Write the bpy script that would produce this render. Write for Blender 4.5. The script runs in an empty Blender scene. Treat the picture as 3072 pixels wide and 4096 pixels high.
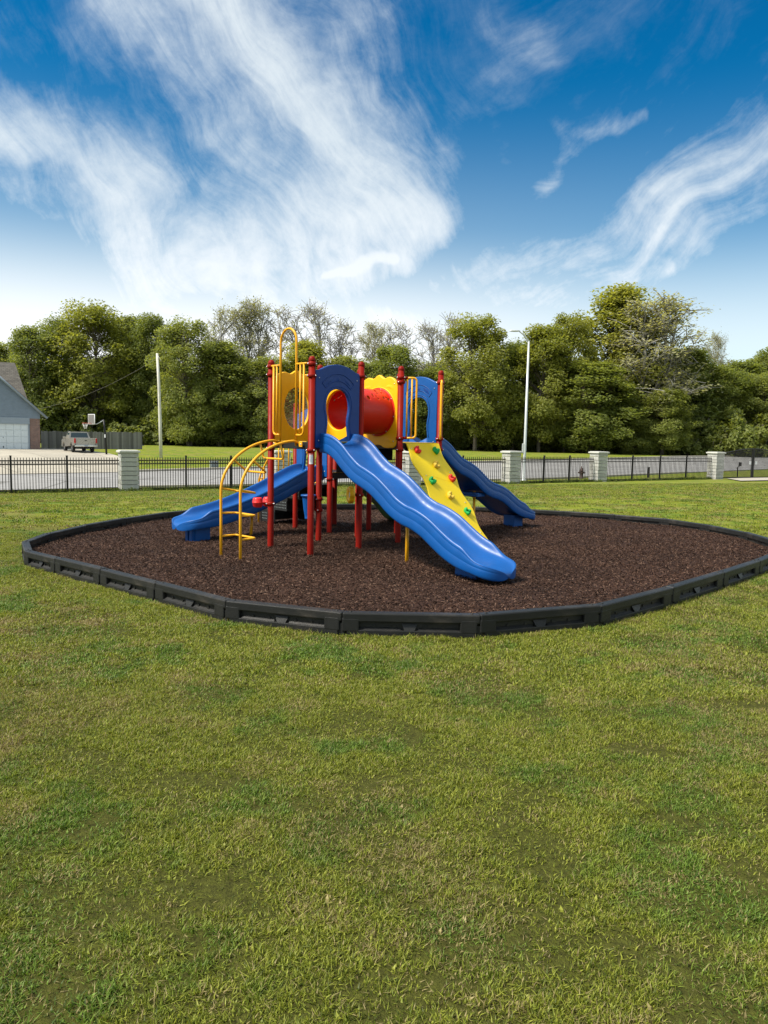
import bpy, bmesh, math, random
import numpy as np
from mathutils import Vector, Matrix
R = math.radians
random.seed(7); NPR = np.random.RandomState(11)
scene = bpy.context.scene
COL = scene.collection
UPX = Vector((0, 0, 1))

# ------------------------------------------------------------------ camera
CAM_H, PITCH, ROLL, FPX = 1.70, R(5.65), R(1.1), 3076.0
cam_d = bpy.data.cameras.new('camera'); cam = bpy.data.objects.new('camera', cam_d); COL.objects.link(cam)
cam_d.sensor_fit = 'HORIZONTAL'; cam_d.sensor_width = 36.0; cam_d.lens = 36.0 * FPX / 3072.0
cam_d.clip_start = 0.05; cam_d.clip_end = 6000
cF = Vector((0, math.cos(PITCH), -math.sin(PITCH))); cU0 = Vector((0, math.sin(PITCH), math.cos(PITCH))); cR0 = Vector((1, 0, 0))
cR = cR0 * math.cos(ROLL) + cU0 * math.sin(ROLL); cU = cU0 * math.cos(ROLL) - cR0 * math.sin(ROLL)
cam.matrix_world = Matrix(((cR.x, cU.x, -cF.x, 0), (cR.y, cU.y, -cF.y, 0), (cR.z, cU.z, -cF.z, CAM_H), (0, 0, 0, 1)))
scene.camera = cam

# ------------------------------------------------------------------ sun and exposure
SUN_EL, SUN_AZ = R(52), R(-113)         # azimuth from +Y towards +X: the sun stands high to the left
sd = Vector((math.sin(SUN_AZ) * math.cos(SUN_EL), math.cos(SUN_AZ) * math.cos(SUN_EL), math.sin(SUN_EL)))
sun_d = bpy.data.lights.new('sun', 'SUN'); sun_d.energy = 2.3; sun_d.angle = R(12); sun_d.color = (1.0, 0.93, 0.82)
sun = bpy.data.objects.new('sun', sun_d); COL.objects.link(sun)
sun.rotation_euler = sd.to_track_quat('Z', 'Y').to_euler(); sun.location = sd * 60
scene.view_settings.view_transform = 'Standard'; scene.view_settings.look = 'None'
scene.view_settings.gamma = 1.0; scene.view_settings.exposure = 1.7

# ------------------------------------------------------------------ node helper
class NB:
    def __init__(s, tree): s.t = tree; s.n = tree.nodes; s.l = tree.links
    def node(s, typ, **kw):
        nd = s.n.new(typ)
        for k, v in kw.items(): setattr(nd, k, v)
        return nd
    def put(s, sock, v):
        if hasattr(v, 'is_output') or isinstance(v, bpy.types.NodeSocket): s.l.new(v, sock)
        elif isinstance(v, (tuple, list)) and sock.type == 'RGBA' and len(v) == 3: sock.default_value = (*v, 1)
        else: sock.default_value = v
    def m(s, op, a, b=None, c=None, clamp=False):
        nd = s.node('ShaderNodeMath', operation=op, use_clamp=clamp); s.put(nd.inputs[0], a)
        if b is not None: s.put(nd.inputs[1], b)
        if c is not None: s.put(nd.inputs[2], c)
        return nd.outputs[0]
    def noise(s, vec, scale, detail=3, rough=.55, dist=0.0):
        nd = s.node('ShaderNodeTexNoise'); nd.noise_dimensions = '3D'
        if vec is not None: s.put(nd.inputs['Vector'], vec)
        nd.inputs['Scale'].default_value = scale; nd.inputs['Detail'].default_value = detail
        nd.inputs['Roughness'].default_value = rough; nd.inputs['Distortion'].default_value = dist
        return nd.outputs['Fac']
    def mix(s, f, a, b, typ='MIX'):
        nd = s.node('ShaderNodeMix', data_type='RGBA', blend_type=typ)
        s.put(nd.inputs[0], f); s.put(nd.inputs[6], a); s.put(nd.inputs[7], b); return nd.outputs[2]
    def ramp(s, f, stops):
        nd = s.node('ShaderNodeValToRGB'); s.put(nd.inputs[0], f)
        e = nd.color_ramp.elements
        while len(e) < len(stops): e.new(0.5)
        for el, (p, c) in zip(e, stops): el.position = p; el.color = (*c, 1)
        return nd.outputs[0]
    def mapr(s, v, a, b, c=0.0, d=1.0, smooth=True):
        nd = s.node('ShaderNodeMapRange'); nd.interpolation_type = 'SMOOTHSTEP' if smooth else 'LINEAR'
        s.put(nd.inputs[0], v)
        for i, q in enumerate((a, b, c, d)): nd.inputs[i + 1].default_value = q
        return nd.outputs[0]
    def comb(s, x, y, z):
        nd = s.node('ShaderNodeCombineXYZ')
        for i, q in enumerate((x, y, z)): s.put(nd.inputs[i], q)
        return nd.outputs[0]

def azel(X, Y):
    """direction (azimuth, elevation) of a point of the photograph given in 1659 x 2212 units"""
    d = cF + cR * ((X * 1.8517 - 1536) / FPX) - cU * ((Y * 1.8517 - 2048) / FPX)
    return math.atan2(d.x, d.y), math.atan2(d.z, math.hypot(d.x, d.y))

# ------------------------------------------------------------------ world: clear sky with cirrus
world = bpy.data.worlds.new('World'); scene.world = world; world.use_nodes = True
wt = world.node_tree; wt.nodes.clear(); N = NB(wt)
geo = N.node('ShaderNodeTexCoord'); sep = N.node('ShaderNodeSeparateXYZ'); N.l.new(geo.outputs['Generated'], sep.inputs[0])
dx, dy, dz = sep.outputs
AZ = N.m('ARCTAN2', dx, dy); EL = N.m('ARCTAN2', dz, N.m('SQRT', N.m('ADD', N.m('MULTIPLY', dx, dx), N.m('MULTIPLY', dy, dy))))
DIR = geo.outputs['Generated']
w1 = N.noise(DIR, 3.2, 3); w2 = N.noise(DIR, 4.1, 3, .5); 
vofs = N.node('ShaderNodeVectorMath', operation='ADD'); N.l.new(DIR, vofs.inputs[0]); vofs.inputs[1].default_value = (7.3, 2.1, 4.4)
w3 = N.noise(vofs.outputs[0], 3.2, 3); w4 = N.noise(vofs.outputs[0], 13, 4); w5 = N.noise(DIR, 13, 4)
pa = N.m('ADD', AZ, N.m('ADD', N.m('MULTIPLY', N.m('SUBTRACT', w1, .5), .15), N.m('MULTIPLY', N.m('SUBTRACT', w5, .5), .035)))
pe = N.m('ADD', EL, N.m('ADD', N.m('MULTIPLY', N.m('SUBTRACT', w3, .5), .11), N.m('MULTIPLY', N.m('SUBTRACT', w4, .5), .035)))
STROKES = [  # points in photograph units, half widths, strength
    ([(230, -60), (400, 90), (500, 250), (620, 380), (700, 470)], (60, 60, 75, 100, 130), .62),
    ([(440, -60), (590, 120), (700, 250), (830, 390), (920, 480)], (85, 70, 65, 75, 55), .88),
    ([(860, 470), (720, 470), (560, 510), (400, 600)], (70, 120, 125, 100), .95),
    ([(840, 560), (700, 590), (500, 640)], (45, 75, 90), .9),
    ([(-90, 270), (110, 300), (260, 390), (330, 510), (340, 640)], (50, 62, 80, 85, 90), .85),
    ([(-60, 360), (80, 420), (200, 520), (260, 620)], (60, 60, 60, 60), .50),
    ([(740, 110), (880, 260), (985, 430)], (80, 75, 50), .34),
    ([(1740, 340), (1450, 560), (1080, 660)], (70, 70, 60), .46),
    ([(560, 330), (800, 560)], (170, 150), .42),
    ([(-120, 570), (180, 600), (460, 610)], (60, 70, 70), .62),
    ([(-120, 490), (140, 520)], (40, 40), .34),
    ([(1180, 640), (900, 670), (760, 690)], (26, 40, 40), .6),
    ([(-400, 700), (300, 680), (900, 700)], (60, 75, 55), 1.1),
    ([(900, 690), (1250, 715), (1900, 760)], (40, 34, 26), .7),
    ([(1740, 225), (1500, 360), (1350, 440), (1285, 520), (1060, 605), (800, 675)], (22, 24, 24, 30, 48, 56), .66),
    ([(1740, 262), (1560, 385), (1450, 490), (1310, 575), (1020, 650)], (17, 20, 22, 32, 50), .72),
    ([(1740, 300), (1600, 400), (1500, 510), (1380, 580)], (16, 18, 20, 24), .40),
    ([(1740, 240), (1520, 370), (1300, 530), (1000, 645)], (70, 62, 60, 66), .60),
    ([(1470, 565), (1200, 630), (900, 680)], (22, 44, 52), .72),
    ([(1700, 220), (1480, 320), (1360, 420)], (70, 60, 40), .26),
    ([(1368, 210), (1300, 235), (1235, 262)], (8, 15, 20), .38),
    ([(1262, 238), (1195, 292), (1165, 390)], (17, 24, 16), .40),
    ([(1180, 250), (1222, 330)], (16, 20), .32),
    ([(1100, 350), (1180, 420)], (14, 16), .22),
    ([(1075, 30), (1160, 80), (1090, 140)], (30, 36, 30), .30),
    ([(680, 582), (760, 568), (835, 560)], (10, 17, 12), 1.25),
    ([(980, 320), (955, 440)], (30, 26), .42),
    ([(700, 60), (830, 60), (830, 200)], (60, 46, 44), .40),
    ([(0, 60), (180, 70), (330, 170)], (34, 40, 44), .28),
    ([(1010, 230), (1120, 200)], (40, 20), .22),
]
dens = None
for pts, ws, st in STROKES:
    for (p, q, wa, wb) in zip(pts, pts[1:], ws, ws[1:]):
        a = azel(*p); b = azel(*q); ab = (b[0] - a[0], b[1] - a[1]); L2 = ab[0] ** 2 + ab[1] ** 2
        rx = N.m('SUBTRACT', pa, a[0]); ry = N.m('SUBTRACT', pe, a[1])
        t = N.m('MULTIPLY_ADD', rx, ab[0] / L2, N.m('MULTIPLY', ry, ab[1] / L2), clamp=True)
        ex = N.m('MULTIPLY_ADD', t, -ab[0], rx); ey = N.m('MULTIPLY_ADD', t, -ab[1], ry)
        d2 = N.m('MULTIPLY_ADD', ex, ex, N.m('MULTIPLY', ey, ey))
        wd = N.m('MULTIPLY_ADD', t, 1.3 * (wb - wa) / 1660.0, 1.3 * wa / 1660.0)
        g = N.m('MULTIPLY', N.m('EXPONENT', N.m('MULTIPLY', N.m('DIVIDE', d2, N.m('MULTIPLY', wd, wd)), -0.75)), st)
        dens = g if dens is None else N.m('SMOOTH_MAX', dens, g, .22)
# fibres: noise stretched along the two sweep directions
qa = N.m('ADD', AZ, N.m('MULTIPLY', N.m('SUBTRACT', w1, .5), .22)); qe = N.m('ADD', EL, N.m('MULTIPLY', N.m('SUBTRACT', w3, .5), .16))
ca, sa = math.cos(R(-52)), math.sin(R(-52))
l1 = N.m('MULTIPLY_ADD', qa, ca, N.m('MULTIPLY', qe, sa)); c1 = N.m('MULTIPLY_ADD', qa, -sa, N.m('MULTIPLY', qe, ca))
ca, sa = math.cos(R(34)), math.sin(R(34))
l2 = N.m('MULTIPLY_ADD', qa, ca, N.m('MULTIPLY', qe, sa)); c2 = N.m('MULTIPLY_ADD', qa, -sa, N.m('MULTIPLY', qe, ca))
f1 = N.noise(N.comb(N.m('MULTIPLY', l1, 4.5), N.m('MULTIPLY', c1, 17.0), w2), 1.0, 9, .64, .3)
f2 = N.noise(N.comb(N.m('MULTIPLY', l2, 5.0), N.m('MULTIPLY', c2, 19.0), w2), 1.0, 9, .64, .25)
side = N.mapr(AZ, 0.02, 0.22)
fib = N.m('ADD', N.m('MULTIPLY', f1, N.m('SUBTRACT', 1.0, side)), N.m('MULTIPLY', f2, side))
out = N.m('MAXIMUM', N.mapr(N.m('ABSOLUTE', AZ), .55, .8), N.mapr(EL, .50, .75))      # unseen cirrus outside the view, made denser to fill the shadows
far = N.m('MULTIPLY', N.mapr(N.noise(DIR, 2.1, 4, .55, .5), .22, .55), N.m('MULTIPLY', out, 1.0))
dens = N.m('MAXIMUM', dens, far)
pf = N.noise(DIR, 6.5, 9, .66, .35); pf2 = N.noise(vofs.outputs[0], 26, 7, .7, .2)
g1 = N.noise(N.comb(N.m('MULTIPLY', l1, 14.0), N.m('MULTIPLY', c1, 52.0), pf), 1.0, 6, .65, .4)
g2 = N.noise(N.comb(N.m('MULTIPLY', l2, 14.0), N.m('MULTIPLY', c2, 52.0), pf), 1.0, 6, .65, .4)
gf = N.m('ADD', N.m('MULTIPLY', g1, N.m('SUBTRACT', 1.0, side)), N.m('MULTIPLY', g2, side))
xx = N.m('ADD', N.m('ADD', N.m('MULTIPLY_ADD', N.m('SUBTRACT', gf, .5), .50, N.m('MULTIPLY', dens, .90)), N.m('MULTIPLY', N.m('SUBTRACT', pf2, .5), .40)), N.m('ADD', N.m('MULTIPLY', N.m('SUBTRACT', fib, .50), .72), N.m('MULTIPLY', N.m('SUBTRACT', pf, .5), .80)))
cl = N.m('MULTIPLY', N.mapr(xx, .02, 1.10, 0, .93), N.mapr(dens, .03, .40))
low = N.m('MULTIPLY', N.m('ADD', N.m('MULTIPLY', N.mapr(EL, .26, .10), .66), N.m('MULTIPLY', N.mapr(EL, .42, .14), .34)), N.mapr(AZ, -.1, .42, 1.0, .70))
cl = N.m('MULTIPLY', N.m('MAXIMUM', cl, low), .97, clamp=True)
sky = N.node('ShaderNodeTexSky'); sky.sky_type = 'NISHITA'; sky.sun_disc = False
sky.sun_elevation = SUN_EL; sky.sun_rotation = SUN_AZ; sky.air_density = 1.0; sky.dust_density = 0.4; sky.ozone_density = 3.0
hs = N.node('ShaderNodeHueSaturation'); N.l.new(sky.outputs[0], hs.inputs['Color']); hs.inputs['Saturation'].default_value = 1.45; hs.inputs['Value'].default_value = .325
blue = N.mix(1.0, hs.outputs[0], (0.31, 1.19, 1.12), 'MULTIPLY')
cloudc = N.mix(N.mapr(EL, .36, .10), (2.75, 3.0, 3.12), (3.55, 3.6, 3.66))
skyc = N.mix(cl, blue, cloudc)
bg = N.node('ShaderNodeBackground'); N.put(bg.inputs[0], skyc); bg.inputs[1].default_value = 0.098
wo = N.node('ShaderNodeOutputWorld'); N.l.new(bg.outputs[0], wo.inputs[0])
world.cycles.sampling_method = 'MANUAL'; world.cycles.sample_map_resolution = 512

# ------------------------------------------------------------------ materials
def newmat(name):
    m = bpy.data.materials.new(name); m.use_nodes = True
    N = NB(m.node_tree); b = m.node_tree.nodes['Principled BSDF']; return m, N, b
def plain(name, col, rough=.5, metal=0.0, var=.12, scale=6.0, bump=0.0, bscale=200.0, spec=.32, coat=0.0, dirt=0.0, ior=None):
    m, N, b = newmat(name)
    tc = N.node('ShaderNodeTexCoord').outputs['Object']
    n1 = N.noise(tc, scale, 4)
    k = N.mapr(n1, .25, .75, 1 - var, 1 + var, False)
    c = N.mix(1.0, (*col, 1), N.comb(k, k, k), 'MULTIPLY')
    if dirt:
        dn = N.mapr(N.noise(tc, 2.3, 6, .7), .52, .8, 0, dirt)
        c = N.mix(dn, c, (.16, .13, .10, 1))
    N.put(b.inputs['Base Color'], c)
    b.inputs['Metallic'].default_value = metal; b.inputs['Specular IOR Level'].default_value = spec
    N.put(b.inputs['Roughness'], N.mapr(N.noise(tc, scale * 3.1, 4), .2, .8, max(.05, rough - .07), min(1, rough + .09), False))
    b.inputs['Coat Weight'].default_value = coat; b.inputs['Coat Roughness'].default_value = .15
    if bump:
        bn = N.node('ShaderNodeBump'); bn.inputs['Strength'].default_value = bump; bn.inputs['Distance'].default_value = .004
        N.put(bn.inputs['Height'], N.noise(tc, bscale, 3)); N.l.new(bn.outputs[0], b.inputs['Normal'])
    return m
M = {}
M['blue'] = plain('blue_plastic', (.002, .074, .285), .39, bump=.10, bscale=320, var=.10, dirt=.06, spec=.38)
M['blue_panel'] = plain('blue_panel_plastic', (.005, .042, .20), .42, bump=.12, bscale=320, var=.09, dirt=.05)
M['yellow_wall'] = plain('yellow_sheet', (.80, .58, .008), .45, var=.04)
M['yellow'] = plain('yellow_plastic', (.86, .44, .005), .40, bump=.1, bscale=320, var=.05)
M['yellow_steel'] = plain('yellow_coated_steel', (.74, .36, .012), .33, var=.06)
M['red_post'] = plain('red_coated_steel', (.21, .008, .003), .45, var=.10, dirt=.06, spec=.12)
M['red_plastic'] = plain('red_plastic', (.58, .018, .005), .38, bump=.08, bscale=320, var=.06)
M['red_drum'] = plain('red_drum_plastic', (.62, .022, .022), .33, var=.05)
M['green'] = plain('green_plastic', (.012, .13, .035), .42)
M['green_hold'] = plain('green_resin', (.008, .36, .07), .55, bump=.3, bscale=90)
M['red_hold'] = plain('red_resin', (.66, .03, .015), .55, bump=.3, bscale=90)
M['tan_hold'] = plain('tan_resin', (.66, .45, .05), .6, bump=.3, bscale=90)
M['deck'] = plain('black_vinyl', (.012, .013, .013), .55, bump=.3, bscale=150)
M['steel'] = plain('galvanised_bolt', (.55, .55, .56), .3, metal=.9)
M['white_paper'] = plain('sticker', (.72, .73, .72), .4, var=.03)
M['sticker_red'] = plain('sticker_band', (.55, .03, .03), .4, var=.03)
M['sticker_grey'] = plain('sticker_print', (.30, .32, .36), .5, var=.1)
M['border'] = plain('charcoal_plastic', (.0125, .013, .0125), .45, var=.2, scale=9, bump=.5, bscale=240, dirt=.22)
M['iron'] = plain('black_fence_paint', (.013, .011, .012), .42, var=.15)
M['block'] = plain('pale_split_block', (.42, .42, .39), .88, var=.12, scale=7, bump=.9, bscale=28, dirt=.25)
M['cap'] = plain('pale_cap_stone', (.46, .46, .42), .85, var=.08, scale=5, bump=.4, bscale=30, dirt=.15)
M['galv'] = plain('galvanised_pole', (.50, .53, .52), .45, metal=.35, var=.1)
M['wood_pole'] = plain('weathered_pole', (.55, .54, .47), .85, var=.16, scale=3, bump=.4, bscale=40)
M['board'] = plain('weathered_board', (.14, .145, .145), .9, var=.25, scale=3, bump=.4, bscale=40)
def board_mat():
    m, N, b = newmat('weathered_plank'); oi = N.node('ShaderNodeObjectInfo'); tc = N.node('ShaderNodeTexCoord').outputs['Object']
    mp = N.node('ShaderNodeMapping'); mp.inputs['Scale'].default_value = (14, 14, 1.2); N.l.new(tc, mp.inputs[0])
    k = N.m('MULTIPLY', N.mapr(oi.outputs['Random'], 0, 1, .55, 1.35, False), N.mapr(N.noise(mp.outputs[0], 1.6, 5, .7), .25, .75, .7, 1.3, False))
    N.put(b.inputs['Base Color'], N.mix(1.0, (.165, .16, .15, 1), N.comb(k, k, k), 'MULTIPLY')); b.inputs['Roughness'].default_value = .92; return m
M['board'] = board_mat()
M['siding'] = plain('blue_grey_siding', (.17, .215, .265), .7, var=.08)
M['trim'] = plain('grey_trim', (.26, .31, .36), .6, var=.05)
M['door_white'] = plain('white_garage_door', (.60, .66, .68), .5, var=.04)
M['brick'] = plain('red_brown_brick', (.24, .125, .095), .9, var=.35, scale=5, bump=.5, bscale=50)
M['shingle'] = plain('grey_brown_shingle', (.105, .098, .085), .95, var=.35, scale=4, bump=.8, bscale=30)
M['shutter'] = plain('dark_green_shutter', (.010, .022, .026), .5)
M['window'] = plain('window_white', (.75, .77, .78), .3, var=.02)
M['paint'] = plain('champagne_car_paint', (.36, .335, .285), .28, metal=.5, var=.03, coat=.5)
M['chrome'] = plain('chrome', (.62, .62, .60), .18, metal=.95, var=.03)
M['rubber'] = plain('tyre_rubber', (.018, .018, .018), .85)
M['glass_dark'] = plain('tinted_glass', (.018, .035, .038), .06, spec=.8, var=.02)
M['lamp_red'] = plain('tail_lamp_red', (.42, .012, .012), .2, var=.03)
M['black'] = plain('black_plastic', (.012, .012, .013), .5)
M['white'] = plain('white_coated', (.72, .73, .72), .45, var=.04)
M['rim_orange'] = plain('rim_red_paint', (.48, .09, .05), .4)
M['bark'] = plain('grey_brown_bark', (.105, .09, .07), .95, var=.35, scale=2, bump=.6, bscale=10)
M['bark_pale'] = plain('pale_grey_bark', (.27, .26, .235), .9, var=.25, scale=2, bump=.5, bscale=10)
M['box_green'] = plain('grey_utility_box', (.25, .285, .28), .6, var=.08)
M['hydrant'] = plain('rusty_hydrant_paint', (.055, .03, .025), .6, var=.3)

def clear_mat():
    m, N, b = newmat('clear_bubble_plastic')
    b.inputs['Base Color'].default_value = (.92, .80, .78, 1); b.inputs['Roughness'].default_value = .12
    b.inputs['Transmission Weight'].default_value = 0; b.inputs['Alpha'].default_value = .30
    N.put(b.inputs['Alpha'], N.mapr(N.noise(N.node('ShaderNodeTexCoord').outputs['Object'], 9, 5, .65), .3, .75, .14, .36))
    N.put(b.inputs['Base Color'], (.42, .30, .28, 1))
    return m
M['bubble'] = clear_mat()

def leaf_mat(name, a, b_, c, trans=.58):
    m, N, b = newmat(name)
    g = N.node('ShaderNodeNewGeometry'); oi = N.node('ShaderNodeObjectInfo')
    tc = N.node('ShaderNodeTexCoord').outputs['Object']
    f = N.m('ADD', N.m('MULTIPLY', g.outputs['Random Per Island'], .55), N.m('MULTIPLY', N.noise(tc, .32, 3), .7))
    f = N.m('ADD', f, N.m('MULTIPLY', N.m('SUBTRACT', oi.outputs['Random'], .5), .25))
    c0 = N.ramp(f, [(.28, a), (.6, b_), (.95, c)])
    N.put(b.inputs['Base Color'], c0); b.inputs['Roughness'].default_value = .55; b.inputs['Specular IOR Level'].default_value = .35
    tr = N.node('ShaderNodeBsdfTranslucent'); N.put(tr.inputs[0], N.mix(1.0, c0, (1.25, 1.2, .55, 1), 'MULTIPLY'))
    mx = N.node('ShaderNodeMixShader'); mx.inputs[0].default_value = trans
    N.l.new(b.outputs[0], mx.inputs[1]); N.l.new(tr.outputs[0], mx.inputs[2])
    N.l.new(mx.outputs[0], m.node_tree.nodes['Material Output'].inputs[0])
    return m
M['leaf_green'] = leaf_mat('leaves_mid_green', (.138, .175, .040), (.205, .245, .058), (.27, .292, .082))
M['leaf_dark'] = leaf_mat('leaves_dark_green', (.138, .174, .044), (.195, .232, .060), (.255, .275, .08))
M['leaf_olive'] = leaf_mat('leaves_yellow_green', (.178, .205, .036), (.252, .272, .052), (.325, .33, .078))
M['leaf_pale'] = leaf_mat('leaves_pale_grey_green', (.21, .22, .10), (.31, .31, .16), (.42, .41, .24))
M['weed'] = leaf_mat('weed_leaves', (.05, .085, .018), (.09, .13, .03), (.14, .17, .05))

def grass_mat(name, gain=1.0, sheet=False):
    m, N, b = newmat(name)
    g = N.node('ShaderNodeNewGeometry'); P = g.outputs['Position']; oi = N.node('ShaderNodeObjectInfo')
    big = N.noise(P, .55, 4, .6); mid = N.noise(P, 2.6, 4, .6)
    if sheet: isl = N.noise(P, 38, 4, .75)
    else: isl = g.outputs['Random Per Island']
    f = N.m('ADD', N.m('MULTIPLY', isl, .62), N.m('MULTIPLY', mid, .40))
    green = N.ramp(f, [(.18, (.060 * gain, .082 * gain, .009 * gain)), (.46, (.178 * gain, .212 * gain, .019 * gain)), (.80, (.315 * gain, .335 * gain, .046 * gain))])
    straw = N.ramp(f, [(.20, (.105 * gain, .080 * gain, .034 * gain)), (.85, (.36 * gain, .30 * gain, .125 * gain))])
    patch = N.noise(P, 1.15, 4, .62)
    green = N.mix(N.mapr(patch, .49, .60, 0, .95), green, N.mix(1.0, green, (.56, .82, .90, 1), 'MULTIPLY'))      # lusher, darker clover patches
    sf = N.m('ADD', N.mapr(big, .48, .62, 0, .42), N.mapr(mid, .53, .64, 0, .44))
    if not sheet: sf = N.m('GREATER_THAN', N.m('ADD', sf, .08), N.m('FRACT', N.m('MULTIPLY', g.outputs['Random Per Island'], 17.3)))
    c0 = N.mix(sf, green, straw)
    if sheet:
        sy = N.node('ShaderNodeSeparateXYZ'); N.l.new(P, sy.inputs[0])
        soil = N.ramp(N.noise(P, 24, 5, .7), [(.3, (.032, .032, .009)), (.7, (.092, .098, .018))])
        c0 = N.mix(N.mapr(N.m('ADD', sy.outputs[1], N.m('MULTIPLY', big, 3.0)), 10, 19), soil, c0)            # thatch under the near blades
    N.put(b.inputs['Base Color'], c0); b.inputs['Roughness'].default_value = .9 if sheet else .55; b.inputs['Specular IOR Level'].default_value = .08 if sheet else .35
    if sheet:
        bn = N.node('ShaderNodeBump'); bn.inputs['Strength'].default_value = .8; bn.inputs['Distance'].default_value = .03
        N.put(bn.inputs['Height'], N.noise(P, 60, 4, .7)); N.l.new(bn.outputs[0], b.inputs['Normal'])
    else:
        tr = N.node('ShaderNodeBsdfTranslucent'); N.put(tr.inputs[0], N.mix(1.0, c0, (1.2, 1.2, .6, 1), 'MULTIPLY'))
        mx = N.node('ShaderNodeMixShader'); mx.inputs[0].default_value = .35
        N.l.new(b.outputs[0], mx.inputs[1]); N.l.new(tr.outputs[0], mx.inputs[2])
        N.l.new(mx.outputs[0], m.node_tree.nodes['Material Output'].inputs[0])
    return m
M['grass_blade'] = grass_mat('grass_blades'); M['grass_sheet'] = grass_mat('lawn_sheet', .84, True)

def mulch_mat(name, sheet):
    m, N, b = newmat(name)
    g = N.node('ShaderNodeNewGeometry'); P = g.outputs['Position']
    f = N.noise(P, 70, 4, .7) if sheet else g.outputs['Random Per Island']
    c = N.ramp(f, [(.0, (.011, .0055, .0035)), (.45, (.036, .018, .0115)), (.8, (.070, .036, .023)), (1.0, (.16, .10, .07))])
    k = N.mapr(N.noise(P, .8, 5, .65), .3, .7, .68, 1.2, False)
    N.put(b.inputs['Base Color'], N.mix(1.0, c, N.comb(k, k, k), 'MULTIPLY')); b.inputs['Roughness'].default_value = .72
    b.inputs['Specular IOR Level'].default_value = .14
    return m
M['mulch_sheet'] = mulch_mat('mulch_bed', True); M['mulch_chip'] = mulch_mat('mulch_chips', False)

def concrete_mat(name, col, crack=.5):
    m, N, b = newmat(name)
    P = N.node('ShaderNodeNewGeometry').outputs['Position']
    n = N.noise(P, .6, 5, .65); n2 = N.noise(P, 14, 4, .7)
    k = N.m('ADD', N.mapr(n, .25, .75, .84, 1.12, False), N.m('MULTIPLY', N.m('SUBTRACT', n2, .5), .22))
    c = N.mix(1.0, (*col, 1), N.comb(k, k, k), 'MULTIPLY')
    vor = N.node('ShaderNodeTexVoronoi'); vor.feature = 'DISTANCE_TO_EDGE'; vor.inputs['Scale'].default_value = .16
    wv = N.node('ShaderNodeVectorMath', operation='ADD'); N.l.new(P, wv.inputs[0])
    nn = N.node('ShaderNodeTexNoise'); nn.inputs['Scale'].default_value = .8; nn.inputs['Detail'].default_value = 4
    sc_ = N.node('ShaderNodeVectorMath', operation='SCALE'); N.l.new(nn.outputs['Color'], sc_.inputs[0]); sc_.inputs['Scale'].default_value = 2.4
    N.l.new(sc_.outputs[0], wv.inputs[1]); N.l.new(wv.outputs[0], vor.inputs['Vector'])
    ck = N.mapr(vor.outputs['Distance'], .004, .014, crack, 0)
    c = N.mix(ck, c, (.10, .095, .085, 1))
    br = N.node('ShaderNodeTexBrick'); rm = N.node('ShaderNodeMapping'); rm.inputs['Rotation'].default_value = (0, 0, R(-40)); N.l.new(P, rm.inputs[0]); N.l.new(rm.outputs[0], br.inputs[0])
    br.offset = 0.0; br.inputs['Scale'].default_value = 1.0; br.inputs['Brick Width'].default_value = 4.6; br.inputs['Row Height'].default_value = 3.6; br.inputs['Mortar Size'].default_value = .035
    br.inputs[1].default_value = (1, 1, 1, 1); br.inputs[2].default_value = (.86, .86, .87, 1); br.inputs[3].default_value = (.42, .41, .39, 1)
    c = N.mix(1.0, c, br.outputs[0], 'MULTIPLY')
    N.put(b.inputs['Base Color'], c); b.inputs['Roughness'].default_value = .9
    return m
M['road'] = concrete_mat('road_concrete', (.27, .265, .255), .7); M['drive'] = concrete_mat('driveway_concrete', (.36, .33, .265), .3)
M['kerb'] = plain('kerb_concrete', (.36, .33, .27), .9, var=.15, scale=2)

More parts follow.
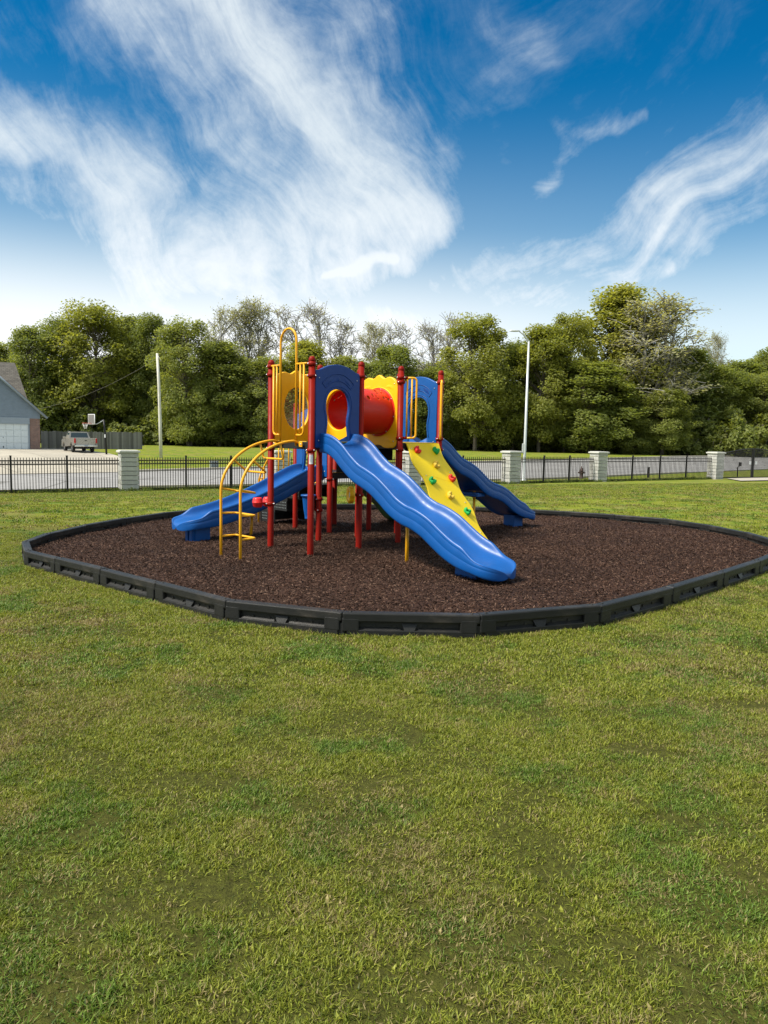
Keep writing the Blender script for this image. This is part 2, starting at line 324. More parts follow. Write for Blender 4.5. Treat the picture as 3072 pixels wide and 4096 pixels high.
# ------------------------------------------------------------------ mesh helpers
class MB:
    def __init__(s): s.v = []; s.f = []; s.sm = []
    def add(s, vs, fs, smooth=False):
        o = len(s.v); s.v += [tuple(v) for v in vs]; s.f += [tuple(i + o for i in f) for f in fs]; s.sm += [smooth] * len(fs); return s
    def box(s, c, d, rz=0.0, M_=None):
        x, y, z = d[0] / 2, d[1] / 2, d[2] / 2
        vs = [Vector((a, b, e)) for e in (-z, z) for a, b in ((-x, -y), (x, -y), (x, y), (-x, y))]
        if rz: vs = [Matrix.Rotation(rz, 3, 'Z') @ v for v in vs]
        vs = [v + Vector(c) for v in vs]
        if M_: vs = [M_ @ v for v in vs]
        return s.add(vs, [(3, 2, 1, 0), (4, 5, 6, 7), (0, 1, 5, 4), (1, 2, 6, 5), (2, 3, 7, 6), (3, 0, 4, 7)])
    def bevbox(s, c, d, bv, M_=None):
        bm = bmesh.new(); bmesh.ops.create_cube(bm, size=1.0)
        for v in bm.verts: v.co = Vector((v.co.x * d[0], v.co.y * d[1], v.co.z * d[2]))
        bmesh.ops.bevel(bm, geom=bm.edges[:], offset=bv, segments=2, affect='EDGES', profile=.5)
        vs = [v.co + Vector(c) for v in bm.verts]
        if M_: vs = [M_ @ v for v in vs]
        bm.verts.index_update(); fs = [[v.index for v in f.verts] for f in bm.faces]; bm.free()
        return s.add(vs, fs)
    def tube(s, path, r, n=10, cap=True, closed=False):
        P = [Vector(p) for p in path]; k = len(P); rs = r if isinstance(r, (list, tuple)) else [r] * k
        vs = []; prev = None
        for i in range(k):
            if closed: t = (P[(i + 1) % k] - P[i - 1])
            else: t = P[min(i + 1, k - 1)] - P[max(i - 1, 0)]
            t.normalize()
            if prev is None:
                a = Vector((0, 0, 1)) if abs(t.z) < .9 else Vector((1, 0, 0)); nrm = t.cross(a).normalized()
            else:
                nrm = prev - t * prev.dot(t)
                nrm = nrm.normalized() if nrm.length > 1e-6 else t.orthogonal().normalized()
            prev = nrm; bn = t.cross(nrm)
            vs += [P[i] + (nrm * math.cos(2 * math.pi * j / n) + bn * math.sin(2 * math.pi * j / n)) * rs[i] for j in range(n)]
        fs = []
        for i in range(k if closed else k - 1):
            a, b = i * n, ((i + 1) % k) * n
            fs += [(a + j, a + (j + 1) % n, b + (j + 1) % n, b + j) for j in range(n)]
        s.add(vs, fs, True)
        if cap and not closed:
            o = len(s.v) - len(vs)
            s.f += [tuple(o + j for j in reversed(range(n))), tuple(o + (k - 1) * n + j for j in range(n))]; s.sm += [False, False]
        return s
    def lathe(s, prof, n=16, c=(0, 0, 0), M_=None, smooth=True):
        vs = []; c = Vector(c)
        for r_, z in prof: vs += [Vector((r_ * math.cos(2 * math.pi * j / n), r_ * math.sin(2 * math.pi * j / n), z)) for j in range(n)]
        vs = [(M_ @ v if M_ else v) + c for v in vs]
        fs = [(i * n + j, i * n + (j + 1) % n, (i + 1) * n + (j + 1) % n, (i + 1) * n + j) for i in range(len(prof) - 1) for j in range(n)]
        return s.add(vs, fs, smooth)
    def prism(s, poly, off):
        k = len(poly); off = Vector(off); a = [Vector(p) for p in poly]
        return s.add(a + [p + off for p in a], [tuple(range(k - 1, -1, -1)), tuple(range(k, 2 * k))] + [(i, (i + 1) % k, k + (i + 1) % k, k + i) for i in range(k)])
    def mesh(s, name, mat=None):
        me = bpy.data.meshes.new(name); me.from_pydata(s.v, [], s.f)
        me.polygons.foreach_set('use_smooth', s.sm)
        bm = bmesh.new(); bm.from_mesh(me); bmesh.ops.recalc_face_normals(bm, faces=bm.faces); bm.to_mesh(me); bm.free()
        if mat: me.materials.append(M[mat] if isinstance(mat, str) else mat)
        return me
    def build(s, name, mat, parent=None): return link(name, s.mesh(name, mat), parent)
def link(name, me, parent=None, loc=None, rz=0.0):
    o = bpy.data.objects.new(name, me); COL.objects.link(o); o.parent = parent
    if loc is not None: o.location = loc
    if rz: o.rotation_euler.z = rz
    return o
def empty(name, loc=(0, 0, 0), rz=0.0):
    o = bpy.data.objects.new(name, None); COL.objects.link(o); o.location = loc; o.rotation_euler.z = rz; o.empty_display_size = .2; return o
def tag(o, label, cat=None, group=None, kind=None):
    if label: o['label'] = label
    if cat: o['category'] = cat
    if group: o['group'] = group
    if kind: o['kind'] = kind
    return o
def np_mesh(name, verts, quads, mat, smooth=False):
    """fast mesh from numpy arrays, faces all with the same vertex count"""
    me = bpy.data.meshes.new(name); nv = len(verts); k = quads.shape[1]; nf = len(quads)
    me.vertices.add(nv); me.vertices.foreach_set('co', np.ascontiguousarray(verts, np.float32).ravel())
    me.loops.add(nf * k); me.loops.foreach_set('vertex_index', np.ascontiguousarray(quads, np.int32).ravel())
    me.polygons.add(nf); me.polygons.foreach_set('loop_start', np.arange(0, nf * k, k, dtype=np.int32))
    me.polygons.foreach_set('loop_total', np.full(nf, k, np.int32))
    me.polygons.foreach_set('use_smooth', np.full(nf, smooth, bool))
    me.update(calc_edges=True); me.validate()
    if mat: me.materials.append(M[mat] if isinstance(mat, str) else mat)
    return me
def smooth_path(pts, k=8, closed=False):
    P = [Vector(p) for p in pts]; out = []; n = len(P)
    for i in range(n if closed else n - 1):
        if closed: p0, p1, p2, p3 = P[i - 1], P[i], P[(i + 1) % n], P[(i + 2) % n]
        else: p0, p1, p2, p3 = P[max(i - 1, 0)], P[i], P[i + 1], P[min(i + 2, n - 1)]
        for j in range(k):
            t = j / k
            out.append(.5 * ((2 * p1) + (p2 - p0) * t + (2 * p0 - 5 * p1 + 4 * p2 - p3) * t * t + (3 * p1 - p0 - 3 * p2 + p3) * t ** 3))
    if not closed: out.append(P[-1])
    return out
def round_path(pts, rad, k=5):
    """polyline with rounded corners"""
    P = [Vector(p) for p in pts]; out = [P[0]]
    for a, b, c in zip(P, P[1:], P[2:]):
        d1 = (a - b); d2 = (c - b); r_ = min(rad, d1.length * .49, d2.length * .49)
        s_, e = b + d1.normalized() * r_, b + d2.normalized() * r_
        for j in range(k + 1):
            t = j / k; out.append(s_ * (1 - t) ** 2 + b * 2 * t * (1 - t) + e * t * t)
    out.append(P[-1]); return out
def panel_mesh(name, outer, holes, thick, bevel, mat, M_):
    """flat moulded panel with holes: 2D curve filled and bevelled; (x, y) of the outline -> across, up; z -> normal"""
    cu = bpy.data.curves.new(name, 'CURVE'); cu.dimensions = '2D'; cu.fill_mode = 'BOTH'
    cu.extrude = thick / 2 - bevel; cu.bevel_depth = bevel; cu.bevel_resolution = 2
    for lp in [outer] + holes:
        sp = cu.splines.new('POLY'); sp.points.add(len(lp) - 1); sp.use_cyclic_u = True
        for p, q in zip(sp.points, lp): p.co = (q[0], q[1], 0, 1)
    ob = bpy.data.objects.new('tmp', cu); COL.objects.link(ob)
    dg = bpy.context.evaluated_depsgraph_get(); me = bpy.data.meshes.new_from_object(ob.evaluated_get(dg))
    bpy.data.objects.remove(ob); bpy.data.curves.remove(cu)
    me.name = name; me.materials.clear(); me.materials.append(M[mat]); me.transform(M_)
    bm = bmesh.new(); bm.from_mesh(me); bmesh.ops.remove_doubles(bm, verts=bm.verts, dist=1e-5); bmesh.ops.recalc_face_normals(bm, faces=bm.faces); bm.to_mesh(me); bm.free()
    return me

# ------------------------------------------------------------------ terrain
PROF = [(-400, 0), (15.5, 0), (18, -.04), (24, -.30), (35, -.90), (41, -1.08), (55, -1.08), (69, -.34), (78, -.18), (110, -.10), (900, 0)]
def smst(a, b, x):
    t = min(1, max(0, (x - a) / (b - a))); return t * t * (3 - 2 * t)
def zt(X, Y):
    q = -.47 * X + .88 * Y; z = PROF[-1][1]
    for (a, za), (b, zb) in zip(PROF, PROF[1:]):
        if q <= b: z = za + (zb - za) * max(0.0, (q - a) / (b - a)); break
    return z + .006 * X * smst(22, 38, q) * (1 - smst(50, 72, q))
def sheet(name, mat, xs, ys, dz=0.0, kind='structure', keep=None):
    vs = [(x, y, zt(x, y) + dz) for y in ys for x in xs]; nx = len(xs)
    fs = [(j * nx + i, j * nx + i + 1, (j + 1) * nx + i + 1, (j + 1) * nx + i) for j in range(len(ys) - 1) for i in range(nx - 1)]
    o = MB().add(vs, fs, True).build(name, mat); o['kind'] = kind; return o
def steps(a, b, d): n = max(1, int(round((b - a) / d))); return [a + (b - a) * i / n for i in range(n + 1)]
xs = [-2500, -900, -400, -250] + steps(-150, -60, 10)[:-1] + steps(-60, 60, 1.0) + steps(60, 150, 10)[1:] + [250, 400, 900, 2500]
ys = [-400, -100, -30] + steps(-10, 110, 1.0) + steps(110, 200, 10)[1:] + [300, 600, 1200, 3000]
lawn = sheet('lawn', 'grass_sheet', xs, ys)
lawn['label'] = 'mown green lawn spreading around the playground and beyond the street'

# street, kerb, driveway: strips that follow the terrain
def strip(name, mat, edge_a, edge_b, na, nb, dz):
    """sheet between two polylines sampled alike"""
    vs = []
    for i in range(na + 1):
        t = i / na * (len(edge_a) - 1); k = min(int(t), len(edge_a) - 2); f = t - k
        a = Vector(edge_a[k]).lerp(Vector(edge_a[k + 1]), f); b = Vector(edge_b[k]).lerp(Vector(edge_b[k + 1]), f)
        for j in range(nb + 1):
            p = a.lerp(b, j / nb); vs.append((p.x, p.y, zt(p.x, p.y) + dz))
    fs = [(i * (nb + 1) + j, i * (nb + 1) + j + 1, (i + 1) * (nb + 1) + j + 1, (i + 1) * (nb + 1) + j) for i in range(na) for j in range(nb)]
    o = MB().add(vs, fs, True).build(name, mat); o['kind'] = 'structure'; return o
ROAD_FAR = [(-60, 22.0), (-21.8, 49.6), (-13.5, 56.4), (14.8, 79.0), (37.5, 98.5), (70, 126)]
ROAD_NEAR = [(-44, 16.0), (-13, 37.8), (-6.5, 41.0), (9.4, 50.5), (25.5, 65.0), (58, 93)]
strip('road', 'road', ROAD_NEAR, ROAD_FAR, 140, 26, .05)
def kerb(name, line, w, h, back):
    mb = MB(); pts = []
    for a, b in zip(line, line[1:]):
        n = max(1, int((Vector(b) - Vector(a)).length / 1.5))
        pts += [Vector(a).lerp(Vector(b), i / n) for i in range(n)]
    pts.append(Vector(line[-1])); vs = []
    for i, p in enumerate(pts):
        t = (pts[min(i + 1, len(pts) - 1)] - pts[max(i - 1, 0)]).normalized(); nn = Vector((-t.y, t.x)) * back
        q = p + nn * w; z = zt(p.x, p.y)
        vs += [(p.x, p.y, z - .1), (p.x, p.y, z + h - .02), (p.x + nn.x * .03, p.y + nn.y * .03, z + h), (q.x, q.y, z + h), (q.x, q.y, z - .1)]
    fs = [(i * 5 + j, i * 5 + j + 1, (i + 1) * 5 + j + 1, (i + 1) * 5 + j) for i in range(len(pts) - 1) for j in range(4)]
    o = mb.add(vs, fs).build(name, 'kerb'); o['kind'] = 'structure'; return o
kerb('kerb', [(-17.5, 53.2), (-13.5, 56.4), (14.8, 79.0), (37.5, 98.5), (70, 126)], .22, .20, 1)
kerb('kerb', [(-60, 22.0), (-25.6, 46.8)], .22, .20, 1)
kerb('kerb', [(-13, 37.8), (-6.5, 41.0), (9.4, 50.5), (25.5, 65.0)], .2, .12, -1)
strip('driveway', 'drive', [(-25.6, 46.9), (-26.2, 50), (-29, 54), (-40, 70.5)], [(-17.6, 53.1), (-18.8, 56.5), (-22.4, 64.5), (-29, 73.5)], 40, 14, .075)
strip('gate_drive', 'drive', [(23.2, 52.3), (20.6, 44.5)], [(33, 57), (31, 50.0)], 6, 6, .06)
# far verge strip seen through the fence on the right
# ------------------------------------------------------------------ play area: border, mulch
BORDER = [(-4.84, 10.19), (-4.44, 9.41), (-3.85, 8.91), (-3.08, 8.26), (-2.27, 7.55), (-1.41, 6.79), (-.34, 6.41), (.84, 6.41), (2.0, 6.89), (3.01, 7.84), (3.97, 8.83), (4.85, 9.78),
          (5.65, 10.72), (6.12, 11.75), (6.16, 12.9), (5.95, 14.0), (5.52, 14.92), (4.71, 15.52), (3.80, 16.06), (2.82, 16.5), (1.75, 16.78), (.65, 16.9), (-.45, 16.84), (-1.55, 16.6), (-2.6, 16.1), (-3.5, 15.35), (-4.12, 14.35), (-4.53, 13.2), (-4.80, 12.11), (-4.92, 11.07)]
MULCH_Z = .08
def border_mesh():
    """one moulded edging segment, unit length along x, outer face at y = 0, body towards +y"""
    mb = MB(); H, T = .205, .095
    mb.bevbox((.5, T / 2, H - .04), (.994, T, .08), .012)                   # top rail
    mb.bevbox((.5, T / 2 - .002, .029), (.93, T - .006, .058), .006)         # foot rail
    mb.box((.5, T - .040, .090), (.95, .030, .13))                          # back web
    for x in (.062, .915): mb.bevbox((x, T / 2 - .003, .10), (.125, T - .004, .118), .01)
    mb.prism([(.125, .006, .050), (.43, .006, .050), (.415, T - .046, .085), (.135, T - .046, .085)], (0, 0, -.03))   # sloped shelf, two halves
    mb.prism([(.545, .006, .050), (.855, .006, .050), (.845, T - .046, .085), (.56, T - .046, .085)], (0, 0, -.03))
    mb.prism([(.455, .004, .048), (.52, .004, .048), (.545, .03, .112), (.43, .03, .112)], (0, .05, 0))
    for x in (.23, .375, .60, .735): mb.box((x, T - .050, .085), (.022, .030, .022))
    mb.box((.992, T / 2, .06), (.05, T - .03, .10))                          # tongue into the next piece
    mb.lathe([(.011, 0), (.011, .006), (0, .007)], 8, (.06, T / 2, H)); mb.lathe([(.011, 0), (.011, .006), (0, .007)], 8, (.94, T / 2, H))
    return mb.mesh('edging_segment', 'border')
bd = empty('mulch_border', (0, 11, 0)); tag(bd, 'low black moulded plastic edging ring around the brown mulch', 'border')
bme = border_mesh()
for i, p in enumerate(BORDER):
    a = Vector(p); b = Vector(BORDER[(i + 1) % len(BORDER)]); d = b - a
    o = link('edging_segment', bme, bd, (a.x, a.y - 11, random.uniform(-.006, .004)), math.atan2(d.y, d.x)); o.scale = (d.length, 1, 1)
# mulch bed: the polygon inside, gently heaped, tessellated
def inside(x, y, poly):
    c = False
    for (x1, y1), (x2, y2) in zip(poly, poly[1:] + poly[:1]):
        if (y1 > y) != (y2 > y) and x < (x2 - x1) * (y - y1) / (y2 - y1) + x1: c = not c
    return c
HOLL = ((1.30, 8.75, .55), (2.75, 14.75, .6), (-3.05, 11.65, .5), (-1.95, 10.0, .45))
def mz(x, y): return MULCH_Z - sum(.030 * math.exp(-((x - a) ** 2 + (y - b) ** 2) / (r * r)) for a, b, r in HOLL) + .014 * math.sin(1.9 * x + .6 * y) * math.sin(1.3 * y - .8 * x) + .010 * math.sin(3.7 * x + 1) * math.cos(3.1 * y)
cx0, cy0 = .45, 11.7
mb = MB(); vs = [(cx0, cy0, mz(cx0, cy0))]; RN = 18; nb_ = len(BORDER) * 3; ring = []
for i in range(nb_):
    k = i // 3; f = (i % 3) / 3; p = Vector(BORDER[k]).lerp(Vector(BORDER[(k + 1) % len(BORDER)]), f); ring.append(p)
for r_ in range(1, RN + 1):
    for p in ring:
        x = cx0 + (p.x - cx0) * r_ / RN * .992; y = cy0 + (p.y - cy0) * r_ / RN * .992; vs.append((x, y, mz(x, y)))
fs = [(0, 1 + i, 1 + (i + 1) % nb_) for i in range(nb_)]
fs += [(1 + (r_ - 1) * nb_ + i, 1 + r_ * nb_ + i, 1 + r_ * nb_ + (i + 1) % nb_, 1 + (r_ - 1) * nb_ + (i + 1) % nb_) for r_ in range(1, RN) for i in range(nb_)]
mo = mb.add(vs, fs, True).build('mulch_bed', 'mulch_sheet'); mo['kind'] = 'structure'
# chips
def chips(n):
    px = NPR.uniform(-5, 6.3, n * 2); py = NPR.uniform(6.3, 17, n * 2)
    keep = NPR.rand(n * 2) < np.clip((11.0 / np.maximum(py, 1)) ** 1.6, .35, 1.0)
    px, py = px[keep], py[keep]
    poly = [(cx0 + (x - cx0) * .975, cy0 + (y - cy0) * .972) for x, y in BORDER]; c = np.zeros(len(px), bool)
    for (x1, y1), (x2, y2) in zip(poly, poly[1:] + poly[:1]):
        if y1 == y2: continue
        cond = ((y1 > py) != (y2 > py)) & (px < (x2 - x1) * (py - y1) / (y2 - y1) + x1); c ^= cond
    px, py = px[c], py[c]; n = len(px)
    z = MULCH_Z + .014 * np.sin(1.9 * px + .6 * py) * np.sin(1.3 * py - .8 * px) + .010 * np.sin(3.7 * px + 1) * np.cos(3.1 * py)
    for a, b, r in HOLL: z = z - .030 * np.exp(-((px - a) ** 2 + (py - b) ** 2) / (r * r))
    L = NPR.uniform(.014, .042, n) * np.where(NPR.rand(n) < .07, 1.7, 1.0); W = NPR.uniform(.005, .013, n); T = NPR.uniform(.003, .008, n)
    az = NPR.uniform(0, 2 * math.pi, n); ti = NPR.normal(0, .38, n); ro = NPR.normal(0, .5, n)
    ex = np.stack([np.cos(az) * np.cos(ti), np.sin(az) * np.cos(ti), np.sin(ti)], 1)
    up = np.stack([np.zeros(n), np.zeros(n), np.ones(n)], 1); ey = np.cross(up, ex); ey /= np.linalg.norm(ey, axis=1)[:, None]; ez = np.cross(ex, ey)
    ey2 = ey * np.cos(ro)[:, None] + ez * np.sin(ro)[:, None]; ez2 = np.cross(ex, ey2)
    C = np.stack([px, py, z + NPR.uniform(.0, .022, n)], 1)
    h = lambda a: (a * .5)[:, None]
    v = np.stack([C - ex * h(L) - ey2 * h(W), C - ex * h(L) * .8 + ey2 * h(W) + ez2 * h(T), C + ex * h(L) - ey2 * h(W) * .6 + ez2 * h(T), C + ex * h(L) * .9 + ey2 * h(W) * .8, C + ez2 * T[:, None]], 1).reshape(-1, 3)
    b = (np.arange(n) * 5)[:, None]
    tri = np.concatenate([b + np.array([q]) for q in ((0, 2, 4), (2, 3, 4), (3, 1, 4), (1, 0, 4))], 0)
    return np_mesh('mulch_chips', v, tri, 'mulch_chip')
mc = link('mulch_chips', chips(130000)); tag(mc, 'loose dark brown shredded mulch chips covering the play area', 'mulch', kind='stuff')

# ------------------------------------------------------------------ grass
def tuft_mesh(seed, nbl, rad, hmin, hmax, wmin, wmax, lean):
    rs = np.random.RandomState(seed); n = nbl
    r_ = rad * np.sqrt(rs.rand(n)); a = rs.uniform(0, 6.283, n); bx, by = r_ * np.cos(a), r_ * np.sin(a)
    h = rs.uniform(hmin, hmax, n) * (1 - .25 * r_ / rad); w = rs.uniform(wmin, wmax, n); az = rs.uniform(0, 6.283, n); ln = np.abs(rs.normal(0, lean, n)) + .12
    d = np.stack([np.cos(az), np.sin(az), np.zeros(n)], 1); pz = np.stack([-np.sin(az + rs.normal(0, .6, n)), np.cos(az + rs.normal(0, .6, n)), np.zeros(n)], 1)
    base = np.stack([bx, by, np.full(n, -.012)], 1); up = np.array([[0, 0, 1.0]])
    sl = np.sin(ln)[:, None]; cl_ = np.cos(ln)[:, None]; H = h[:, None]
    m1 = base + H * .5 * (d * sl * .55 + up * cl_ * 1.02); tip = base + H * (d * (sl * 1.25) + up * cl_ * .82)
    W = (w * .5)[:, None]
    v = np.stack([base - pz * W, base + pz * W, m1 + pz * W * .85, m1 - pz * W * .85, tip], 1).reshape(-1, 3); b = (np.arange(n) * 5)[:, None]
    me = bpy.data.meshes.new('grass_tuft')
    fs = [(int(i), int(i + 1), int(i + 2), int(i + 3)) for i in b[:, 0]] + [(int(i + 3), int(i + 2), int(i + 4)) for i in b[:, 0]]
    me.from_pydata(v.tolist(), [], fs); me.materials.append(M['grass_blade']); return me
def scatter(name, label, cells, tufts, seed, smin, smax):
    """tuft instances placed by geometry nodes on a point cloud mesh"""
    pts = bpy.data.meshes.new(name); pts.from_pydata(cells, [], [])
    ob = bpy.data.objects.new(name, pts); COL.objects.link(ob); tag(ob, label, 'grass', kind='stuff')
    cc = bpy.data.collections.new(name + '_source')
    for me in tufts: cc.objects.link(bpy.data.objects.new('grass_tuft', me))
    g = bpy.data.node_groups.new(name, 'GeometryNodeTree')
    g.interface.new_socket('Geometry', in_out='INPUT', socket_type='NodeSocketGeometry'); g.interface.new_socket('Geometry', in_out='OUTPUT', socket_type='NodeSocketGeometry')
    i = g.nodes.new('NodeGroupInput'); o = g.nodes.new('NodeGroupOutput'); mp = g.nodes.new('GeometryNodeMeshToPoints')
    ip = g.nodes.new('GeometryNodeInstanceOnPoints'); ci = g.nodes.new('GeometryNodeCollectionInfo'); ci.inputs[0].default_value = cc
    ci.inputs['Separate Children'].default_value = True; ci.inputs['Reset Children'].default_value = True
    ip.inputs['Pick Instance'].default_value = True
    rv = g.nodes.new('FunctionNodeRandomValue'); rv.data_type = 'FLOAT_VECTOR'; rv.inputs[0].default_value = (-.12, -.12, 0); rv.inputs[1].default_value = (.12, .12, 6.283); rv.inputs['Seed'].default_value = seed
    rs = g.nodes.new('FunctionNodeRandomValue'); rs.data_type = 'FLOAT'; rs.inputs[2].default_value = smin; rs.inputs[3].default_value = smax; rs.inputs['Seed'].default_value = seed + 3
    ri = g.nodes.new('FunctionNodeRandomValue'); ri.data_type = 'INT'; ri.inputs[4].default_value = 0; ri.inputs[5].default_value = len(tufts) - 1; ri.inputs['Seed'].default_value = seed + 9
    L = g.links.new
    L(i.outputs[0], mp.inputs['Mesh']); L(mp.outputs[0], ip.inputs['Points']); L(ci.outputs[0], ip.inputs['Instance'])
    L(rv.outputs[0], ip.inputs['Rotation']); L(rs.outputs[1], ip.inputs['Scale']); L(ri.outputs[2], ip.inputs['Instance Index']); L(ip.outputs[0], o.inputs[0])
    md = ob.modifiers.new('scatter', 'NODES'); md.node_group = g; return ob
INNER = [(cx0 + (x - cx0) * 1.0, cy0 + (y - cy0) * 1.0) for x, y in BORDER]
from mathutils import noise as mnoise
def lawn_points(n, y0, y1, seed, margin=.6, grow=.58, clump=0.0, fx=1.7):
    rs = np.random.RandomState(seed); out = []
    while len(out) < n:
        y = math.sqrt(rs.uniform(y0 * y0, y1 * y1)); x = rs.uniform(-1, 1) * (y * grow + margin)
        if inside(x, y, INNER): continue
        if clump:
            q = .5 + .5 * mnoise.fractal(Vector((x * fx, y * fx, seed)), 1.0, 2.0, 3)
            if rs.rand() > min(1.0, max(0.0, .5 + clump * (q - .5))): continue
        out.append((x, y, zt(x, y)))
    return out
low_t = [tuft_mesh(k, 60, .090, .020, .042, .0030, .0060, .80) for k in range(6)]
near_t = [tuft_mesh(20 + k, 36, .036, .030, .062, .0028, .0055, .50) for k in range(8)] + [tuft_mesh(30 + k, 18, .05, .02, .045, .006, .010, .95) for k in range(3)]
mid_t = [tuft_mesh(50 + k, 36, .060, .030, .066, .0055, .0095, .5) for k in range(6)]
midlow_t = [tuft_mesh(60 + k, 50, .13, .022, .045, .006, .010, .8) for k in range(4)]
far_t = [tuft_mesh(70 + k, 40, .22, .035, .085, .012, .022, .5) for k in range(4)]
scatter('low_grass', 'short trodden grass filling the foreground lawn', lawn_points(7000, 1.7, 5.2, 1, clump=1.6, fx=2.6), low_t, 4, .8, 1.2)
scatter('near_grass', 'mixed green and straw grass tufts in the foreground lawn', lawn_points(14500, 1.7, 5.2, 11, clump=2.6, fx=2.4), near_t, 24, .6, 1.15)
scatter('middle_low_grass', 'short grass filling the lawn around the edging ring', lawn_points(8500, 5.0, 12.5, 2), midlow_t, 5, .8, 1.2)
scatter('middle_grass', 'grass tufts in the lawn around the edging ring', lawn_points(23000, 5.0, 12.5, 12, clump=2.6, fx=1.8), mid_t, 15, .6, 1.15)
scatter('far_grass', 'short grass blades between the play area and the iron fence', lawn_points(18000, 12.0, 40, 3, 1.0, .56, clump=1.2, fx=.6), far_t, 6, .6, 1.05)
fring = []
for i, p in enumerate(BORDER):
    a = Vector(p); b = Vector(BORDER[(i + 1) % len(BORDER)]); d = b - a; nrm = Vector((d.y, -d.x)).normalized()
    for k in range(34 if a.y < 11 else 8):
        q = a + d * random.random() + nrm * random.uniform(.025, .12); fring.append((q.x, q.y, 0.0))
scatter('edge_grass', 'uncut grass fringe along the outer foot of the edging', fring, [tuft_mesh(90 + k, 26, .05, .04, .10, .003, .006, .6) for k in range(3)], 8, .6, 1.1)

# ------------------------------------------------------------------ the play structure
S = .90; HS = S / 2; D = 1.52; DC = 1.00
PS = empty('play_structure', (-.994, 11.012, MULCH_Z), R(-45.05))
tag(PS, 'red, blue and yellow climbing structure with slides standing on brown mulch', 'playground')
TA, TB, TC = Vector((0, 0, 0)), Vector((0, 1.712, 0)), Vector((-1.510, 1.642, 0))
ring_me = MB().lathe([(.0447, -.026), (.056, -.024), (.062, -.012), (.063, 0), (.062, .012), (.056, .024), (.0447, .026)], 18).mesh('clamp_ring', 'red_post')
bolt_me = MB().lathe([(.011, .056), (.011, .068), (.007, .073), (0, .0735)], 8, M_=Matrix.Rotation(math.pi / 2, 3, 'Y')).mesh('bolt', 'steel')
pin_me = MB().lathe([(.010, -.004), (.010, .004), (.006, .008), (0, .009)], 8).mesh('bolt', 'steel')
def bolts(par, spots):
    for p, n_ in spots:
        o = link('bolt', pin_me, par); o.location = p; o.rotation_euler = Vector(n_).to_track_quat('Z', 'Y').to_euler()
cap_me = MB().lathe([(.0455, -.002), (.0475, 0), (.0475, .012), (.045, .03), (.037, .048), (.022, .060), (0, .064)], 18).mesh('cap', 'red_post')
def post(base, H, rings, stick=None):
    p = MB().lathe([(.0445, -.3), (.0445, H), (0, H)], 20).build('post', 'red_post', PS); p.location = base
    link('cap', cap_me, p, (0, 0, H))
    for z in rings:
        r_ = link('clamp_ring', ring_me, p, (0, 0, z)); r_.rotation_euler.z = random.uniform(0, 6)
        for k in range(3): link('bolt', bolt_me, p, (0, 0, z), r_.rotation_euler.z + k * 2.094)
    return p
HA, HC = 2.66 - .064, 2.156 - .064
PT = {}
for nm, T_, H_, dk, lst in (('A', TA, HA, D, {(-1, -1): [.62, D - .10, D + .93, D + 1.045], (1, -1): [D - .11, D + .88, D + 1.035], (1, 1): [.77, D - .10, D + .93], (-1, 1): [.647, .48, D - .11, D + .93]}),
                            ('B', TB, HA, D, {(-1, -1): [D - .10, D + .93], (1, -1): [D - .10, D + .07, D + .90, D + .97], (1, 1): [D - .10, D + .07, D + .95], (-1, 1): [D - .10, D + .95]}),
                            ('C', TC, HC, DC, {(-1, -1): [DC - .10, DC + .62, DC + .70], (1, -1): [DC - .10, DC + .9], (1, 1): [DC - .10, DC + .9], (-1, 1): [DC - .10, DC + .9]})):
    for (a_, b_), rg in lst.items():
        PT[nm, a_, b_] = post(T_ + Vector((a_ * HS, b_ * HS, 0)), H_, rg)
def face(T_, f, z):
    ax = {'u+': ((0, 1, 0), (1, 0, 0), (HS, 0)), 'u-': ((0, -1, 0), (-1, 0, 0), (-HS, 0)), 'v-': ((1, 0, 0), (0, -1, 0), (0, -HS)), 'v+': ((-1, 0, 0), (0, 1, 0), (0, HS))}[f]
    a, n, o = Vector(ax[0]), Vector(ax[1]), Vector((T_.x + ax[2][0], T_.y + ax[2][1], z))
    return Matrix(((a.x, 0, n.x, o.x), (a.y, 0, n.y, o.y), (a.z, 1, n.z, o.z), (0, 0, 0, 1)))
def sm2(pts, k=6, closed=False): return [(p.x, p.y) for p in smooth_path([(x, y, 0) for x, y in pts], k, closed)]
# decks
for nm, T_, z in (('A', TA, D), ('B', TB, D), ('C', TC, DC)):
    mb = MB(); mb.bevbox((0, 0, -.045), (S - .10, S - .10, .09), .008)
    for q in (-1, 1): mb.bevbox((q * (HS - .012), 0, -.05), (.05, S - .10, .10), .008); mb.bevbox((0, q * (HS - .012), -.05), (S - .10, .05, .10), .008)
    d_ = mb.build('deck', 'deck', PS); d_.location = T_ + Vector((0, 0, z))
    edge = MB()
    for q in (-1, 1): edge.box((q * (HS - .011), 0, .004), (.04, S - .11, .008)); edge.box((0, q * (HS - .011), .004), (S - .11 - .08, .04, .008))
    edge.build('deck_edge', 'tan_hold', d_)['kind'] = 'stuff'
